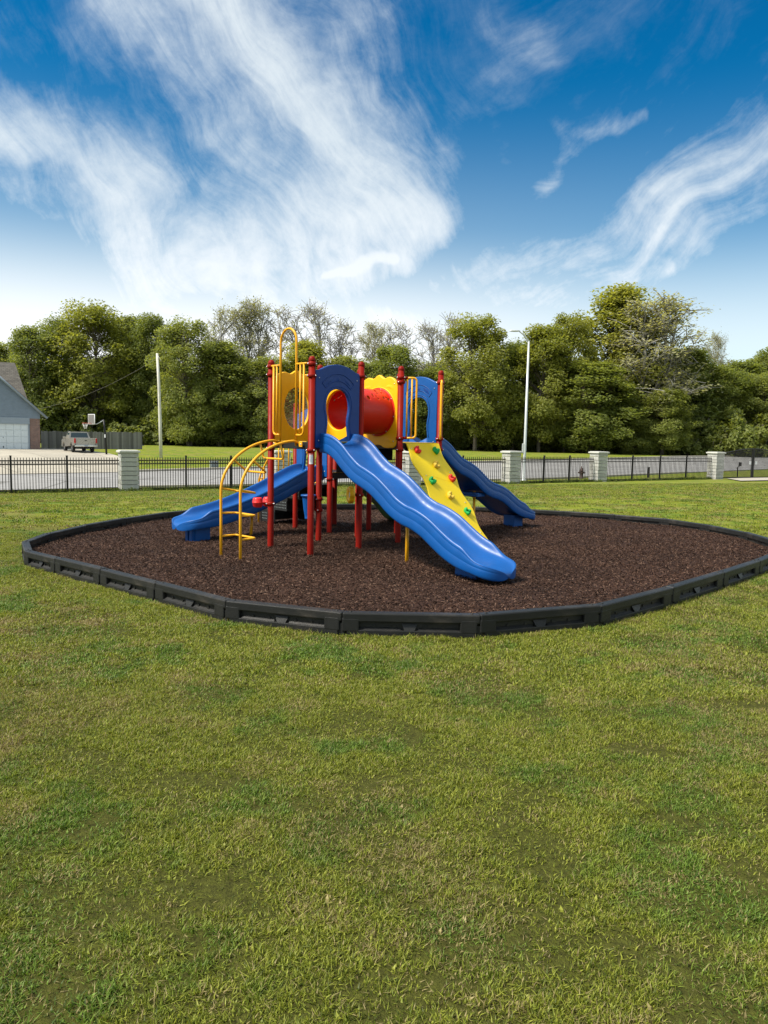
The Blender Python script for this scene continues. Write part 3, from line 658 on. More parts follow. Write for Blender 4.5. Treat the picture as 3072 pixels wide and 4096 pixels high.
# arched blue entry panels
HW = .392
arch = [(-HW, -.065), (-HW, .935), (-.375, .955), (-.335, .955)]
top = sm2([(-.335, .955), (-.27, .985), (-.18, 1.02), (-.09, 1.04), (0, 1.047), (.09, 1.04), (.18, 1.02), (.27, .985), (.335, .955)], 4)
arch += top[1:] + [(.375, .955), (HW, .935), (HW, -.065), (.235, -.065)]
key = sm2([(.235, -.065), (.215, .10), (.195, .25), (.200, .34), (.222, .45), (.215, .56), (.175, .655), (.10, .715), (0, .735), (-.10, .715), (-.175, .655), (-.215, .56), (-.222, .45), (-.200, .34), (-.195, .25), (-.215, .10), (-.235, -.065)], 4)
arch += key
def relief(Mx, par, side):
    """moulded swoosh band with leaf shapes above the opening"""
    mb = MB(); zc = .50
    def arc(r, a0, a1, n): return [(r * math.sin(a0 + (a1 - a0) * i / n) * .92, zc + r * math.cos(a0 + (a1 - a0) * i / n), .027 * side) for i in range(n + 1)]
    loop = arc(.43, -.82, .82, 16) + list(reversed(arc(.335, -.82, .82, 16)))
    mb.tube([Mx @ Vector(p) for p in loop], .005, 6, closed=True)
    for sg in (-1, 1):
        lf = [(sg * .09, zc + .385), (sg * .15, zc + .375), (sg * .215, zc + .33), (sg * .25, zc + .25), (sg * .18, zc + .29), (sg * .12, zc + .335)]
        a = [Mx @ Vector((x, y, .024 * side)) for x, y in lf]; c_ = Mx @ Vector((sg * .17, zc + .325, .036 * side))
        mb.add(a + [c_], [(i, (i + 1) % 6, 6) for i in range(6)], True)
    st = [(-.06, zc + .36), (-.02, zc + .385), (0, zc + .42), (.02, zc + .385), (.06, zc + .375), (.035, zc + .345), (.045, zc + .31), (0, zc + .34), (-.05, zc + .33), (-.03, zc + .35)]
    a = [Mx @ Vector((x, y, .024 * side)) for x, y in st]; c_ = Mx @ Vector((0, zc + .36, .034 * side)); n = len(st)
    mb.add(a + [c_], [(i, (i + 1) % n, n) for i in range(n)], True)
    mb.build('leaf_relief', 'blue_panel', par)['kind'] = 'stuff'
    mo_ = MB().tube([Mx @ Vector((x * 1.13, (y - .3) * 1.06 + .3, .026 * side)) for x, y in key[4:-4]], .006, 6); mo_.build('moulding', 'blue_panel', par)
    n_ = Mx.to_3x3() @ Vector((0, 0, side)); bolts(par, [(Mx @ Vector((x, z, .026 * side)), n_) for x in (-.345, .345) for z in (.86, .02)])
for T_, f, z, sides, mt in ((TA, 'u+', D, (1,), 'blue_panel'), (TB, 'v+', D, (-1,), 'blue'), (TC, 'v-', DC, (1,), 'blue')):
    Mx = face(T_, f, z); p = link('slide_panel', panel_mesh('slide_panel', arch, [], .05, .011, mt, Mx), PS)
    for sd_ in sides: relief(Mx, p, sd_)
# yellow tunnel panels and bubble panel
def wavy(bot=-.07):
    t_ = sm2([(-HW, .80), (-.375, .88), (-.31, .945), (-.22, .975), (-.14, .955), (-.09, .965), (0, 1.01), (.09, .965), (.14, .955), (.22, .975), (.31, .945), (.375, .88), (HW, .80)], 4)
    b_ = sm2([(HW, .10), (.385, 0), (.34, bot + .01), (.24, bot), (.14, bot + .005), (.07, bot + .035), (0, bot + .04), (-.07, bot + .035), (-.14, bot + .005), (-.24, bot), (-.34, bot + .01), (-.385, 0), (-HW, .10)], 4)
    return t_ + b_
circ = lambda r, zc, n=48, k=1.0: [(r * math.sin(2 * math.pi * i / n), zc + k * r * math.cos(2 * math.pi * i / n)) for i in range(n)]
ZT = .46
for T_, f, sgn in ((TA, 'v+', -1), (TB, 'v-', 1)):
    Mx = face(T_, f, D); p = link('tunnel_panel', panel_mesh('tunnel_panel', wavy(), [circ(.298, ZT)], .055, .014, 'yellow', Mx), PS)
    rel = MB(); rel.tube([Mx @ Vector((x, z, .026)) for x, z in circ(.375, ZT, 40)], .010, 6, closed=True)
    for sg in (-1, 1):
        for zz, dz_ in ((.83, .05), (.03, -.03)):
            lf = [(sg * .12, zz + .0), (sg * .20, zz + .045), (sg * .30, zz + .03), (sg * .335, zz - .06), (sg * .25, zz - .02)]
            a = [Mx @ Vector((x, y, .026)) for x, y in lf]; c_ = Mx @ Vector((sg * .25, zz + .01, .042)); rel.add(a + [c_], [(i, (i + 1) % 5, 5) for i in range(5)], True)
    rel.build('leaf_relief', 'yellow', p)['kind'] = 'stuff'
    bolts(p, [(Mx @ Vector((x, z, .027)), Mx.to_3x3() @ Vector((0, 0, 1))) for x, z in ((-.34, .88), (.34, .88), (-.34, .02), (.34, .02))])
Mx = face(TA, 'u-', D); bp = link('bubble_panel', panel_mesh('bubble_panel', wavy(-.04), [circ(.245, .475, 40, 1.28)], .05, .013, 'yellow', Mx), PS)
bub = MB(); vs = []; nn_ = 40
for i in range(9):
    t = i / 8 * math.pi / 2; rr = math.cos(t) if i < 8 else .01
    vs += [Mx @ Vector((x * rr, (z - .475) * rr + .475, .012 + .20 * math.sin(t))) for x, z in circ(.258, .475, nn_, 1.27)]
bub.add(vs, [(i * nn_ + j, i * nn_ + (j + 1) % nn_, (i + 1) * nn_ + (j + 1) % nn_, (i + 1) * nn_ + j) for i in range(8) for j in range(nn_)], True)
bub.build('bubble_window', 'bubble', bp)
# red crawl tunnel with drilled openings
y0, y1 = HS + .02, TB.y - HS - .02; NC, NL = 160, 60; RT = .332
holes = set(); hr = random.Random(5)
spots = [(hr.uniform(.06, .94), hr.uniform(-1.15, 1.15), hr.choice((.012, .015, .019, .026))) for _ in range(16)]
tm = MB(); tv = []; tf = []
for i in range(NL + 1):
    y = y0 + (y1 - y0) * i / NL
    tv += [(RT * math.sin(2 * math.pi * j / NC), y, D + ZT + RT * math.cos(2 * math.pi * j / NC)) for j in range(NC)]
for i in range(NL):
    for j in range(NC):
        yy = (i + .5) / NL * (y1 - y0); an = 2 * math.pi * (j + .5) / NC; an = an if an < math.pi else an - 2 * math.pi
        cut = False
        for (fy, fa, fr) in spots:
            if abs(abs(an) - .62 - fa * .28) < 1.2:
                da = (an - (fa * .30 + (.72 if an > 0 else -.72))) * RT; dyy = yy - fy * (y1 - y0)
                if da * da * .6 + dyy * dyy < fr * fr: cut = True; break
        if not cut: tf.append((i * NC + j, i * NC + (j + 1) % NC, (i + 1) * NC + (j + 1) % NC, (i + 1) * NC + j))
tm.add(tv, tf, True); tun = tm.build('crawl_tunnel', 'red_plastic', PS)
so = tun.modifiers.new('thickness', 'SOLIDIFY'); so.thickness = .008; so.offset = 1
for y, sg in ((HS + .034, 1), (TB.y - HS - .034, -1)):
    fl = MB().lathe([(.332, -.006), (.362, -.006), (.367, 0), (.362, .006), (.332, .006)], 48, (0, y, D + ZT), Matrix.Rotation(math.pi / 2, 3, 'X')).build('flange', 'red_plastic', tun)
    bolts(tun, [((.351 * math.sin(k * math.pi / 4 + .2), y + sg * .006, D + ZT + .351 * math.cos(k * math.pi / 4 + .2)), (0, sg, 0)) for k in range(8)])
# slides
F_WAVE = [(0, 0), (.06, .012), (.12, .075), (.18, .185), (.24, .278), (.29, .325), (.35, .385), (.41, .475), (.47, .572), (.53, .635), (.585, .668), (.65, .730), (.71, .815), (.77, .895), (.83, .950), (.89, .980), (.95, .995), (1, 1.0)]
F_EASE = [(0, 0), (.08, .03), (.2, .19), (.35, .42), (.5, .63), (.65, .81), (.78, .93), (.88, .985), (1, 1)]
def slide(origin, direc, L, z0, z1, table, W, curve=0.0, hood=.0, mat='blue', foot=(.62, .875)):
    direc = Vector((direc[0], direc[1], 0)).normalized(); lat = Vector((-direc.y, direc.x, 0)); n = 84
    pts = smooth_path([(a * L, z0 - (z0 - z1) * f, 0) for a, f in table], 10); pts = [(p.x, p.y) for p in pts]
    # resample evenly, finer towards the nose
    ts = [i / n for i in range(n + 1)]; ts = [t if t < .86 else .86 + .14 * (1 - (1 - (t - .86) / .14) ** 1.9) for t in ts]
    def at(t):
        x = t * L
        for (xa, za), (xb, zb) in zip(pts, pts[1:]):
            if x <= xb + 1e-9: return za + (zb - za) * (x - xa) / max(1e-9, xb - xa)
        return pts[-1][1]
    vs = []; K = None
    for t in ts:
        x = t * L; z = at(t); e = .012; sl = (at(min(1, t + e)) - at(max(0, t - e))) / (L * (min(1, t + e) - max(0, t - e)))
        th = math.atan(sl); nose = max(0.0, (t - .90) / .10); wn = max(0.0, 1 - nose ** 2.9) ** .5
        H = .155 * (1 - .72 * smst(.82, .93, t)); H += hood * (1 - smst(0, .10, t))
        sk = -.115 - .02 * nose
        w = W * (.035 + .965 * wn); lip = 0.0; rv_ = .10 + .90 * wn ** .55; md_ = -.085
        prof = [(0, .0 + lip), (.45 * w, .006 + lip), (.68 * w, .035 * (H / .155) + lip), (.80 * w, .45 * H + lip), (.855 * w, .80 * H + lip), (.90 * w, .97 * H + lip), (.95 * w, H + lip), (1.0 * w, .97 * H + lip), (1.03 * w, .86 * H + lip), (1.035 * w, .74 * H),
                (1.035 * w - .006 * wn, .71 * H - .002), (1.04 * w, .68 * H - .006), (1.045 * w, .30 * H - .02), (1.045 * w - .006 * wn, .27 * H - .024), (1.05 * w, .22 * H - .028), (1.05 * w, sk * .55), (1.03 * w, sk * .85), (.97 * w, sk), (.90 * w, sk * .96), (.86 * w, sk * .55), (.45 * w, -.05), (0, -.045)]
        prof = [(a_, md_ + (b_ - md_) * rv_) for a_, b_ in prof]
        full = prof + [(-a_, b_) for a_, b_ in reversed(prof[1:-1])]; K = len(full)
        dn = Vector((direc.x * -math.sin(th), direc.y * -math.sin(th), math.cos(th)))
        # the nose rolls over: keep the cross section upright there
        c0 = Vector((origin[0], origin[1], 0)) + direc * x + lat * (curve * t * t) + Vector((0, 0, z - .035 * nose * nose))
        vs += [c0 + lat * a_ + dn * b_ for a_, b_ in full]
    fs = [(i * K + j, i * K + (j + 1) % K, (i + 1) * K + (j + 1) % K, (i + 1) * K + j) for i in range(n) for j in range(K)]
    fs += [tuple(range(K - 1, -1, -1)), tuple(n * K + j for j in range(K))]
    o = MB().add(vs, fs, True).build('slide', mat, PS)
    o.modifiers.new('round', 'SUBSURF').levels = 1; o.modifiers[-1].render_levels = 1
    # foot under the exit and support leg
    fx = L * foot[1]; fw = foot[0]; c0 = Vector((origin[0], origin[1], 0)) + direc * fx + lat * (curve * foot[1] ** 2)
    ft = MB(); ax = Matrix((( direc.x, lat.x, 0), (direc.y, lat.y, 0), (0, 0, 1)))
    zt_ = at(foot[1]) - .06
    ft.prism([ax @ Vector(p) + c0 for p in ((-.19, -W * fw, -.05), (.07, -W * fw, -.05), (.07, W * fw, -.05), (-.19, W * fw, -.05))], (0, 0, zt_ + .05))
    for k in (-1, 1): ft.prism([ax @ Vector(p) + c0 for p in ((.065, k * W * fw * .5 - .035, -.05), (.12, k * W * fw * .5 - .035, -.05), (.12, k * W * fw * .5 + .035, -.05), (.065, k * W * fw * .5 + .035, -.05))], (0, 0, zt_ + .03))
    ft.build('foot', mat, o)
    return o, at, direc, lat
s1, at1, d1, l1_ = slide((HS - .02, 0), (1, 0), 3.00, D - .03, .165, F_WAVE, .300, foot=(.25, .82))
sup = MB(); 
def leg(par, x, y, ztop, lean=(0, 0)):
    MB().tube([(x, y, -.2), (x + lean[0], y + lean[1], ztop)], .024, 12).build('support_leg', 'yellow_steel', par)
leg(s1, 1.74, .10, at1((1.74 - HS) / 3.00) - .08)
s2, at2, d2, l2_ = slide((TB.x, TB.y + HS - .02), (0, 1), 3.16, D - .03, .22, F_WAVE, .300, foot=(.40, .875))
leg(s2, TB.x + .02, TB.y + 1.92, at2((1.92 - HS) / 3.10) - .08)
brk = MB().bevbox((TB.x, TB.y + 1.86, at2((1.86 - HS) / 3.1) - .16), (.46, .24, .07), .01).build('bracket', 'blue', s2)
s3, at3, d3, l3_ = slide((TC.x, TC.y - HS + .02), (0, -1), 2.34, DC - .02, .28, F_EASE, .295, curve=-.42, foot=(.40, .88))
leg(s3, TC.x - .12, TC.y - 1.62, at3(.5) - .08, (.02, .03))
# entry loop and side rails on the climber side of the near tower
def pp(a, z, out=.0): return Vector((a, -HS - .045 - out, z))
loop = [pp(-.175, D - .06)] + [pp(-.175, D + 1.30)] + [pp(-.175 * math.cos(t), D + 1.345 + .185 * math.sin(t)) for t in [k * math.pi / 12 for k in range(13)]] + [pp(.175, D + 1.30), pp(.175, D - .06)]
hl = MB().tube(loop, .0165, 12).build('entry_loop', 'yellow_steel', PS)
for sg in (-1, 1):
    mb = MB(); mb.tube([Vector((sg * .40, -HS - .03, D + 1.045)), pp(sg * .36, D + 1.045), pp(sg * .18, D + 1.045)], .014, 10)
    mb.tube(round_path([pp(sg * .335, D + 1.045), pp(sg * .335, D + .09), pp(sg * .18, D + .09)], .07), .014, 10)
    mb.tube([pp(sg * .26, D + 1.045), pp(sg * .26, D + .09)], .012, 10); mb.build('side_rail', 'yellow_steel', PS)
    tb = MB().bevbox((sg * .285, -HS - .052, D - .035), (.075, .012, .07), .004).build('mounting_tab', 'yellow_steel', PS)
    MB().lathe([(.010, 0), (.010, .007), (0, .009)], 8, (sg * .30, -HS - .058, D - .035), Matrix.Rotation(math.pi / 2, 3, 'X')).build('bolt', 'steel', tb)
# arched climber
def rail(t):   # t 0..1 along the curved part, >1 the vertical
    if t <= 1: th = t * math.pi / 2; return (.05 + .93 * math.sin(th), .84 + .69 * math.cos(th))
    return (.98, .84 - (t - 1) * .84)
ac = empty('arch_climber'); ac.parent = PS
for sg in (-1, 1):
    path = [Vector((sg * .225, -HS - .02, D - .02))] + [Vector((sg * .225, -HS - rail(t)[0], rail(t)[1])) for t in [k / 20 for k in range(1, 21)]] + [Vector((sg * .225, -HS - .98, z)) for z in (.5, -.25)]
    MB().tube(path, .0185, 12).build('rail', 'yellow_steel', ac)
for (yo, z), (oy, oz) in (((.98, .25), (.24, 0)), ((.98, .56), (.24, -.01)), ((.975, .89), (.24, -.045)), (rail(.575), (.21, -.16)), (rail(.21), (.06, -.21))):
    pts = [Vector((-.225, -HS - yo, z)), Vector((-.225, -HS - yo + oy, z + oz)), Vector((.225, -HS - yo + oy, z + oz)), Vector((.225, -HS - yo, z))]
    MB().tube(round_path(pts, .05), .0145, 10).build('rung', 'yellow_steel', ac)
# climbing wall on the far tower
LW = math.hypot(1.15, 1.57); wu = Vector((-1.15, 0, 1.57)).normalized(); wn_ = Vector((1.57, 0, 1.15)).normalized()
MW = Matrix(((0, wu.x, wn_.x, HS + 1.18), (1, wu.y, wn_.y, TB.y), (0, wu.z, wn_.z, -.06), (0, 0, 0, 1)))
wv = lambda q: .030 * math.sin(q / LW * 2 * math.pi * 3.1 + .4)
edge_r = [(.365 + wv(q), q) for q in steps(0, LW, .05)]; edge_l = [(-.375 + wv(q + .10), q) for q in reversed(steps(0, LW, .05))]
wall = link('climbing_wall', panel_mesh('climbing_wall', edge_r + edge_l, [], .022, .005, 'yellow_wall', MW), PS)
seam = MB()
for q0, amp in ((1.30, .06), (.56, -.06)):
    seam.tube([MW @ Vector((a, q0 - amp * math.sin(a * 6.0), .0105)) for a in [-.36 + .72 * k / 24 for k in range(25)]], .0022, 5)
seam.build('panel_seam', 'yellow', wall)
def hold_mesh(seed, mat):
    rr = random.Random(seed); mb = MB(); n = 22; rings = [(.050, 0), (.056, .014), (.050, .034), (.034, .046), (.016, .030), (0.003, .024)]
    ph = rr.uniform(0, 6); vs = []
    for r_, z in rings:
        for j in range(n):
            a = 2 * math.pi * j / n; k = 1 + .11 * math.cos(3 * a + ph + z * 30) + .06 * math.sin(5 * a + ph)
            vs.append((r_ * k * math.cos(a), r_ * k * math.sin(a) * 1.08, z * (1 + .35 * math.cos(3 * a + ph + 1))))
    mb.add(vs, [(i * n + j, i * n + (j + 1) % n, (i + 1) * n + (j + 1) % n, (i + 1) * n + j) for i in range(len(rings) - 1) for j in range(n)], True)
    mb.add([vs[-n + j] for j in range(n)], [tuple(range(n))]); return mb.mesh('hand_hold', mat)
hm = {'r': hold_mesh(1, 'red_hold'), 'g': hold_mesh(2, 'green_hold'), 't': hold_mesh(3, 'tan_hold')}
hnames = {'r': 'red resin hand hold', 'g': 'green resin hand hold', 't': 'tan resin hand hold'}
for c_, a_, q in (('r', -.20, .93), ('g', .22, .925), ('t', .06, .79), ('g', -.21, .645), ('r', .26, .66), ('t', .02, .505), ('r', -.22, .36), ('g', .22, .355), ('t', .02, .205), ('r', .25, .085), ('g', -.20, .075)):
    h = link('hand_hold', hm[c_], wall); h.matrix_local = MW @ Matrix.Translation((a_, q * LW, .011)) @ Matrix.Rotation(random.uniform(-.5, .5), 4, 'Z') @ Matrix.Scale(1.05, 4); h['label'] = hnames[c_]
bolts(wall, [(MW @ Vector((a_, q * LW, .011)), wn_) for a_, q in ((-.30, .95), (.30, .72), (-.27, .70), (.30, .44), (-.27, .42), (.30, .17))])
# hand rails flanking the climbing wall
for sg in (-1, 1):
    b0 = Vector((HS, TB.y + sg * HS, 0)); dr = Vector((.707, -sg * .707, 0)); g = lambda q, z: b0 + dr * q + Vector((0, 0, D + z))
    mb = MB(); mb.tube(round_path([g(.075, .965), g(.235, .965), g(.235, .075), g(.075, .075)], .06), .0165, 10)
    for q in (.095, .165): mb.tube([g(q, .965), g(q, .075)], .0135, 10)
    gr = mb.build('hand_rail', 'yellow_steel', PS)
    MB().tube([g(.04, .965), g(.10, .965)], .021, 10).tube([g(.04, .075), g(.10, .075)], .021, 10).build('clamp_sleeve', 'red_post', gr)
# low deck: link step, transfer steps, green climber
mb = MB(); xa, xb = TC.x + HS + .02, -HS - .02
mb.bevbox(((xa + xb) / 2, TB.y - .03, 1.25), (xb - xa, .74, .06), .008)
for z in (1.12, 1.39): mb.box((xb - .012 if z > 1.3 else xa + .012, TB.y - .03, z), (.02, .74, .23))
mb.build('link_step', 'deck', PS)
ts_ = empty('transfer_steps'); ts_.parent = PS
for k, (x, z, dpt) in enumerate(((-.62, .74, .40), (-.98, .50, .40), (-1.36, .27, .44))):
    mb = MB(); mb.bevbox((TC.x + x, TC.y, z - .03), (dpt, .74, .06), .008); mb.box((TC.x + x - dpt / 2 + .012, TC.y, z - .15), (.02, .73, .20))
    for q in (-1, 1): mb.box((TC.x + x, TC.y + q * .36, z - .14), (dpt - .03, .02, .20))
    st_ = mb.build('step', 'deck', ts_)
    hb = MB()
    for i in range(8):
        for j in range(3): hb.lathe([(.008, 0), (.008, .004), (0, .004)], 6, (TC.x + x - .15 + i * .043, TC.y - .372, z - .09 - j * .05), Matrix.Rotation(math.pi / 2, 3, 'X'))
    hb.build('drain_holes', 'box_green', ts_)['kind'] = 'stuff'
for q in (-1, 1):
    y = TC.y + q * .41; X = lambda x: TC.x + x
    top_ = [Vector((X(-.50), y, DC + .68)), Vector((X(-.95), y, DC + .58)), Vector((X(-1.50), y, .92)), Vector((X(-1.58), y, .75)), Vector((X(-1.58), y, -.2))]
    mb = MB().tube(round_path(top_, .12), .0165, 10); bot = [Vector((X(-.50), y, DC + .02)), Vector((X(-1.56), y, .32))]; mb.tube(bot, .014, 8)
    for k in range(7):
        x = -.55 - .145 * k; zt_ = DC + .68 - .222 * (-x - .5) if x > -.95 else DC + .58 - (DC + .58 - .92) * (-x - .95) / .55
        mb.tube([Vector((X(x), y, zt_)), Vector((X(x), y, DC + .02 - .66 * (-x - .5)))], .012, 8)
    mb.build('hand_rail', 'yellow_steel', ts_)
lp = [Vector((TC.x - 1.62, TC.y - .30, .0)) + Vector((.11 * a, -.11 * a, b)) for a, b in ((-1, .52), (-1, .80), (1, .80), (1, .52))]
MB().tube(round_path([lp[0].lerp(lp[3], .5)] + [lp[0], lp[1], lp[2], lp[3]] + [lp[0].lerp(lp[3], .5)], .06), .015, 10).build('loop_handle', 'yellow_steel', ts_)
gc = MB(); gp = smooth_path([(0, HS, .98), (0, .75, .92), (0, 1.05, .62), (0, 1.35, .42), (0, 1.62, .17), (0, 1.82, .06)], 6); vs = []
for p in gp:
    for a, z in ((-.36, .12), (-.33, .12), (-.32, .02), (.32, .02), (.33, .12), (.36, .12), (.36, -.08), (-.36, -.08)): vs.append((TC.x + a, TC.y + p.y, p.z + z))
fs = [(i * 8 + j, i * 8 + (j + 1) % 8, (i + 1) * 8 + (j + 1) % 8, (i + 1) * 8 + j) for i in range(len(gp) - 1) for j in range(8)] + [tuple(range(7, -1, -1)), tuple((len(gp) - 1) * 8 + j for j in range(8))]
gc.add(vs, fs).build('ramp_climber', 'green', PS)['label'] = 'dark green ramp climber leaning on the low deck'
for (T_, f, z) in ((TB, 'u-', D),): pass
for q in (-1, 1):   # guard rails closing the far sides of the low deck link
    y = TB.y + q * .36; mb = MB(); z0_ = DC + .25
    mb.tube(round_path([Vector((xa, y, z0_ - .25)), Vector((xa, y, DC + .90)), Vector((xb, y, D + .72)), Vector((xb, y, D - .05))], .08), .0165, 10)
    for k in range(1, 5):
        t = k / 5; mb.tube([Vector((xa + (xb - xa) * t, y, DC + .90 + (D + .72 - DC - .90) * t)), Vector((xa + (xb - xa) * t, y, DC + (D - DC) * t - .05))], .012, 8)
    mb.build('guard_rail', 'yellow_steel', PS)
# drums, flower wheel, stickers
def wl(wx, wy):   # world offset -> local
    a = R(45.05); return Vector((wx * math.cos(a) - wy * math.sin(a), wx * math.sin(a) + wy * math.cos(a), 0))
P1 = TA + Vector((-HS, -HS, 0)); P3 = TA + Vector((HS, HS, 0)); P4 = TA + Vector((-HS, HS, 0)); P2 = TA + Vector((HS, -HS, 0))
bg_ = empty('bongo_drums'); bg_.parent = PS
for off in ((-.185, -.02), (-.06, .13)):
    c_ = P1 + wl(*off) + Vector((0, 0, .635))
    dm = MB().lathe([(0, -.072), (.050, -.070), (.068, -.050), (.074, -.006), (.076, -.004), (.076, .004), (.074, .006), (.070, .048), (.060, .066), (.052, .070), (.048, .064), (0, .064)], 22, c_).build('drum', 'red_drum', bg_)
MB().tube([P1 + Vector((0, 0, .62)), P1 + wl(-.09, .02) + Vector((0, 0, .62)), P1 + wl(-.185, -.02) + Vector((0, 0, .62))], .014, 8).tube([P1 + wl(-.08, .02) + Vector((0, 0, .62)), P1 + wl(-.06, .13) + Vector((0, 0, .62))], .014, 8).build('bracket', 'red_post', bg_)
c_ = P4 + wl(-.155, -.02) + Vector((0, 0, .34))
cup = MB().lathe([(0, 0), (.052, 0), (.056, .012), (.056, .022), (.054, .028), (.060, .06), (.078, .17), (.094, .32), (.098, .345), (.116, .348), (.118, .362), (.112, .372), (.095, .374), (.088, .366), (0, .360)], 22, c_).build('cup_drum', 'blue', PS)
MB().tube([P4 + Vector((0, 0, .647)), P4 + wl(-.07, -.02) + Vector((0, 0, .647)), P4 + wl(-.07, -.02) + Vector((0, 0, .48)), P4 + Vector((0, 0, .48))], .014, 8).build('bracket', 'red_post', cup)
fc = P3 + wl(-.125, -.02) + Vector((0, 0, .77)); fq = wl(-.96, -.28).normalized().to_track_quat('Z', 'Y').to_matrix()
fm = MB(); n = 64; vs = []
for rr, zz in ((.55, -.024), (.93, -.036), (1.0, -.02), (1.0, .02), (.93, .038), (.55, .028), (.42, .010)):
    for j in range(n):
        a = 2 * math.pi * j / n; k = 1 + .11 * abs(math.cos(4 * a)) if rr > .8 else 1
        vs.append(fq @ Vector((.112 * rr * k * math.cos(a), .112 * rr * k * math.sin(a), zz)) + fc)
fm.add(vs, [(i * n + j, i * n + (j + 1) % n, (i + 1) * n + (j + 1) % n, (i + 1) * n + j) for i in range(6) for j in range(n)], True)
flw = fm.build('flower_wheel', 'yellow', PS)
MB().lathe([(.064, -.014), (.064, .010), (.05, .014), (0, .016)], 20, fc, fq).build('hub', 'galv', flw)
MB().tube([fc, P3 + Vector((0, 0, .77))], .017, 10).build('axle', 'red_post', flw)
def sticker(P_, z, h, wang=.62, ang=R(-135) ):
    mb = MB(); vs = []; n = 8; r_ = .0455
    ca = math.atan2(*reversed(wl(.05, -1)[:2]))
    for zz in (z, z + h):
        vs += [P_ + Vector((r_ * math.cos(ca + (k / n - .5) * wang * 2), r_ * math.sin(ca + (k / n - .5) * wang * 2), zz)) for k in range(n + 1)]
    mb.add(vs, [(k, k + 1, n + 2 + k, n + 1 + k) for k in range(n)], True); o = mb.build('warning_label', 'white_paper', PS); o['label'] = 'white printed label with a red heading band'
    for nm, mt, a0, a1, w0, w1 in [('heading_band', 'sticker_red', .90, .965, -.42, .42)] + [('print_line', 'sticker_grey', .80 - .075 * k, .825 - .075 * k, -.40, random.uniform(.1, .4)) for k in range(9)]:
        m2 = MB(); vs = []
        for zz in (z + h * a0, z + h * a1): vs += [P_ + Vector(((r_ + .0012) * math.cos(ca + (w0 + (w1 - w0) * k / 4) * wang * 2), (r_ + .0012) * math.sin(ca + (w0 + (w1 - w0) * k / 4) * wang * 2), zz)) for k in range(5)]
        m2.add(vs, [(k, k + 1, 6 + k, 5 + k) for k in range(4)], True).build(nm, mt, o)
sticker(P2, D - .295, .135); sticker(TC + Vector((HS, HS, 0)), DC - .02, .12)

# ------------------------------------------------------------------ fence line
FD = Vector((.88, .475, 0)).normalized(); FA = math.atan2(FD.y, FD.x)
PIL = [(-11.5, 34.5), (-5.15, 38.0), (1.42, 41.0), (7.05, 43.0), (13.0, 46.9), (22.3, 52.0)]
PLAB = ['pale fluted block pillar nearest the house and pickup', 'pale block pillar glimpsed behind the yellow rails under the near tower',
        'pale block pillar seen between the red post and the yellow climbing wall', 'pale block pillar between the dark blue slide and the street lamp',
        'pale block pillar between the street lamp and the gate pillar', 'pale block pillar carrying the arched iron gate']
CH = .2032
def block_mesh(scored, off):
    mb = MB(); w = .76; g = .022
    mb.bevbox((0, 0, CH / 2), (w - .012, w - .012, CH - g), .006)
    xs_ = [(-.37 + .74 * k / 12) for k in range(13)] if scored else [(-.37 + off), (-.0 + off), (.37 + off)]
    for a, b in zip(xs_, xs_[1:]):
        a = max(a, -.372); b = min(b, .372)
        if b - a < .02: continue
        for ang in range(4):
            Mr = Matrix.Rotation(ang * math.pi / 2, 4, 'Z'); dd = random.uniform(.012, .022)
            mb.box(((a + b) / 2, -w / 2 + .006 - dd / 2 + .004, CH / 2), (b - a - (.022 if scored else .010), dd, CH - .030), M_=Mr)
    return mb.mesh('block', 'block')
BM = [block_mesh(True, 0), block_mesh(False, -.12), block_mesh(True, 0), block_mesh(False, .12)]
cap_b = MB().bevbox((0, 0, .045), (.90, .90, .09), .015).bevbox((0, 0, .10), (.78, .78, .03), .012).mesh('cap', 'cap')
for (x, y), lb in zip(PIL, PLAB):
    e = empty('fence_pillar', (x, y, zt(x, y) - .10), FA); tag(e, lb, 'pillar', 'block pillars along the fence')
    for k in range(9): link('block', BM[k % 4], e, (0, 0, k * CH))
    link('cap', cap_b, e, (0, 0, 9 * CH))
FH = 1.56
picket_me = MB().box((0, 0, FH / 2 - .02), (.026, .026, FH - .06)).mesh('picket', 'iron')
fpost_me = MB().box((0, 0, FH / 2 - .05), (.075, .075, FH + .12)).bevbox((0, 0, FH + .022), (.09, .09, .03), .006).mesh('fence_post', 'iron')
rail_me = MB().box((.5, 0, 0), (1, .038, .048)).mesh('rail', 'iron')
def fence(a, b, label, rings=False):
    a = Vector(a); b = Vector(b); L = (b - a).length; ang = math.atan2(b.y - a.y, b.x - a.x); d = (b - a) / L
    za, zb = zt(*a), zt(*b); sl = (zb - za) / L
    e = empty('iron_fence', (a.x, a.y, za), ang); tag(e, label, 'fence', 'black iron fence runs')
    for z in (.10, FH - .34, FH - .18):
        r_ = link('rail', rail_me, e, (0, 0, z)); r_.scale.x = L; r_.rotation_euler.y = -math.atan(sl)
    n = int(L / .1155)
    for k in range(n):
        x = (k + .5) * L / n; o = link('picket', picket_me, e, (x, random.uniform(-.003, .003), sl * x)); o.rotation_euler.x = random.gauss(0, .004)
    m = max(1, int(round(L / 2.44)))
    for k in range(1, m): link('fence_post', fpost_me, e, (k * L / m + .03, 0, sl * k * L / m))
    if rings:
        mb = MB()
        for k in range(n - 1):
            x = (k + 1) * L / n; mb.tube([(x + .042 * math.cos(t), 0, FH - .26 + .058 * math.sin(t) + sl * x) for t in [j * math.pi / 5 for j in range(10)]], .005, 5, closed=True)
        q = mb.build('ring_ornament', 'iron', e); q['kind'] = 'stuff'
hp = .40
def off(p, s_): return (p[0] + FD.x * s_ * hp, p[1] + FD.y * s_ * hp)
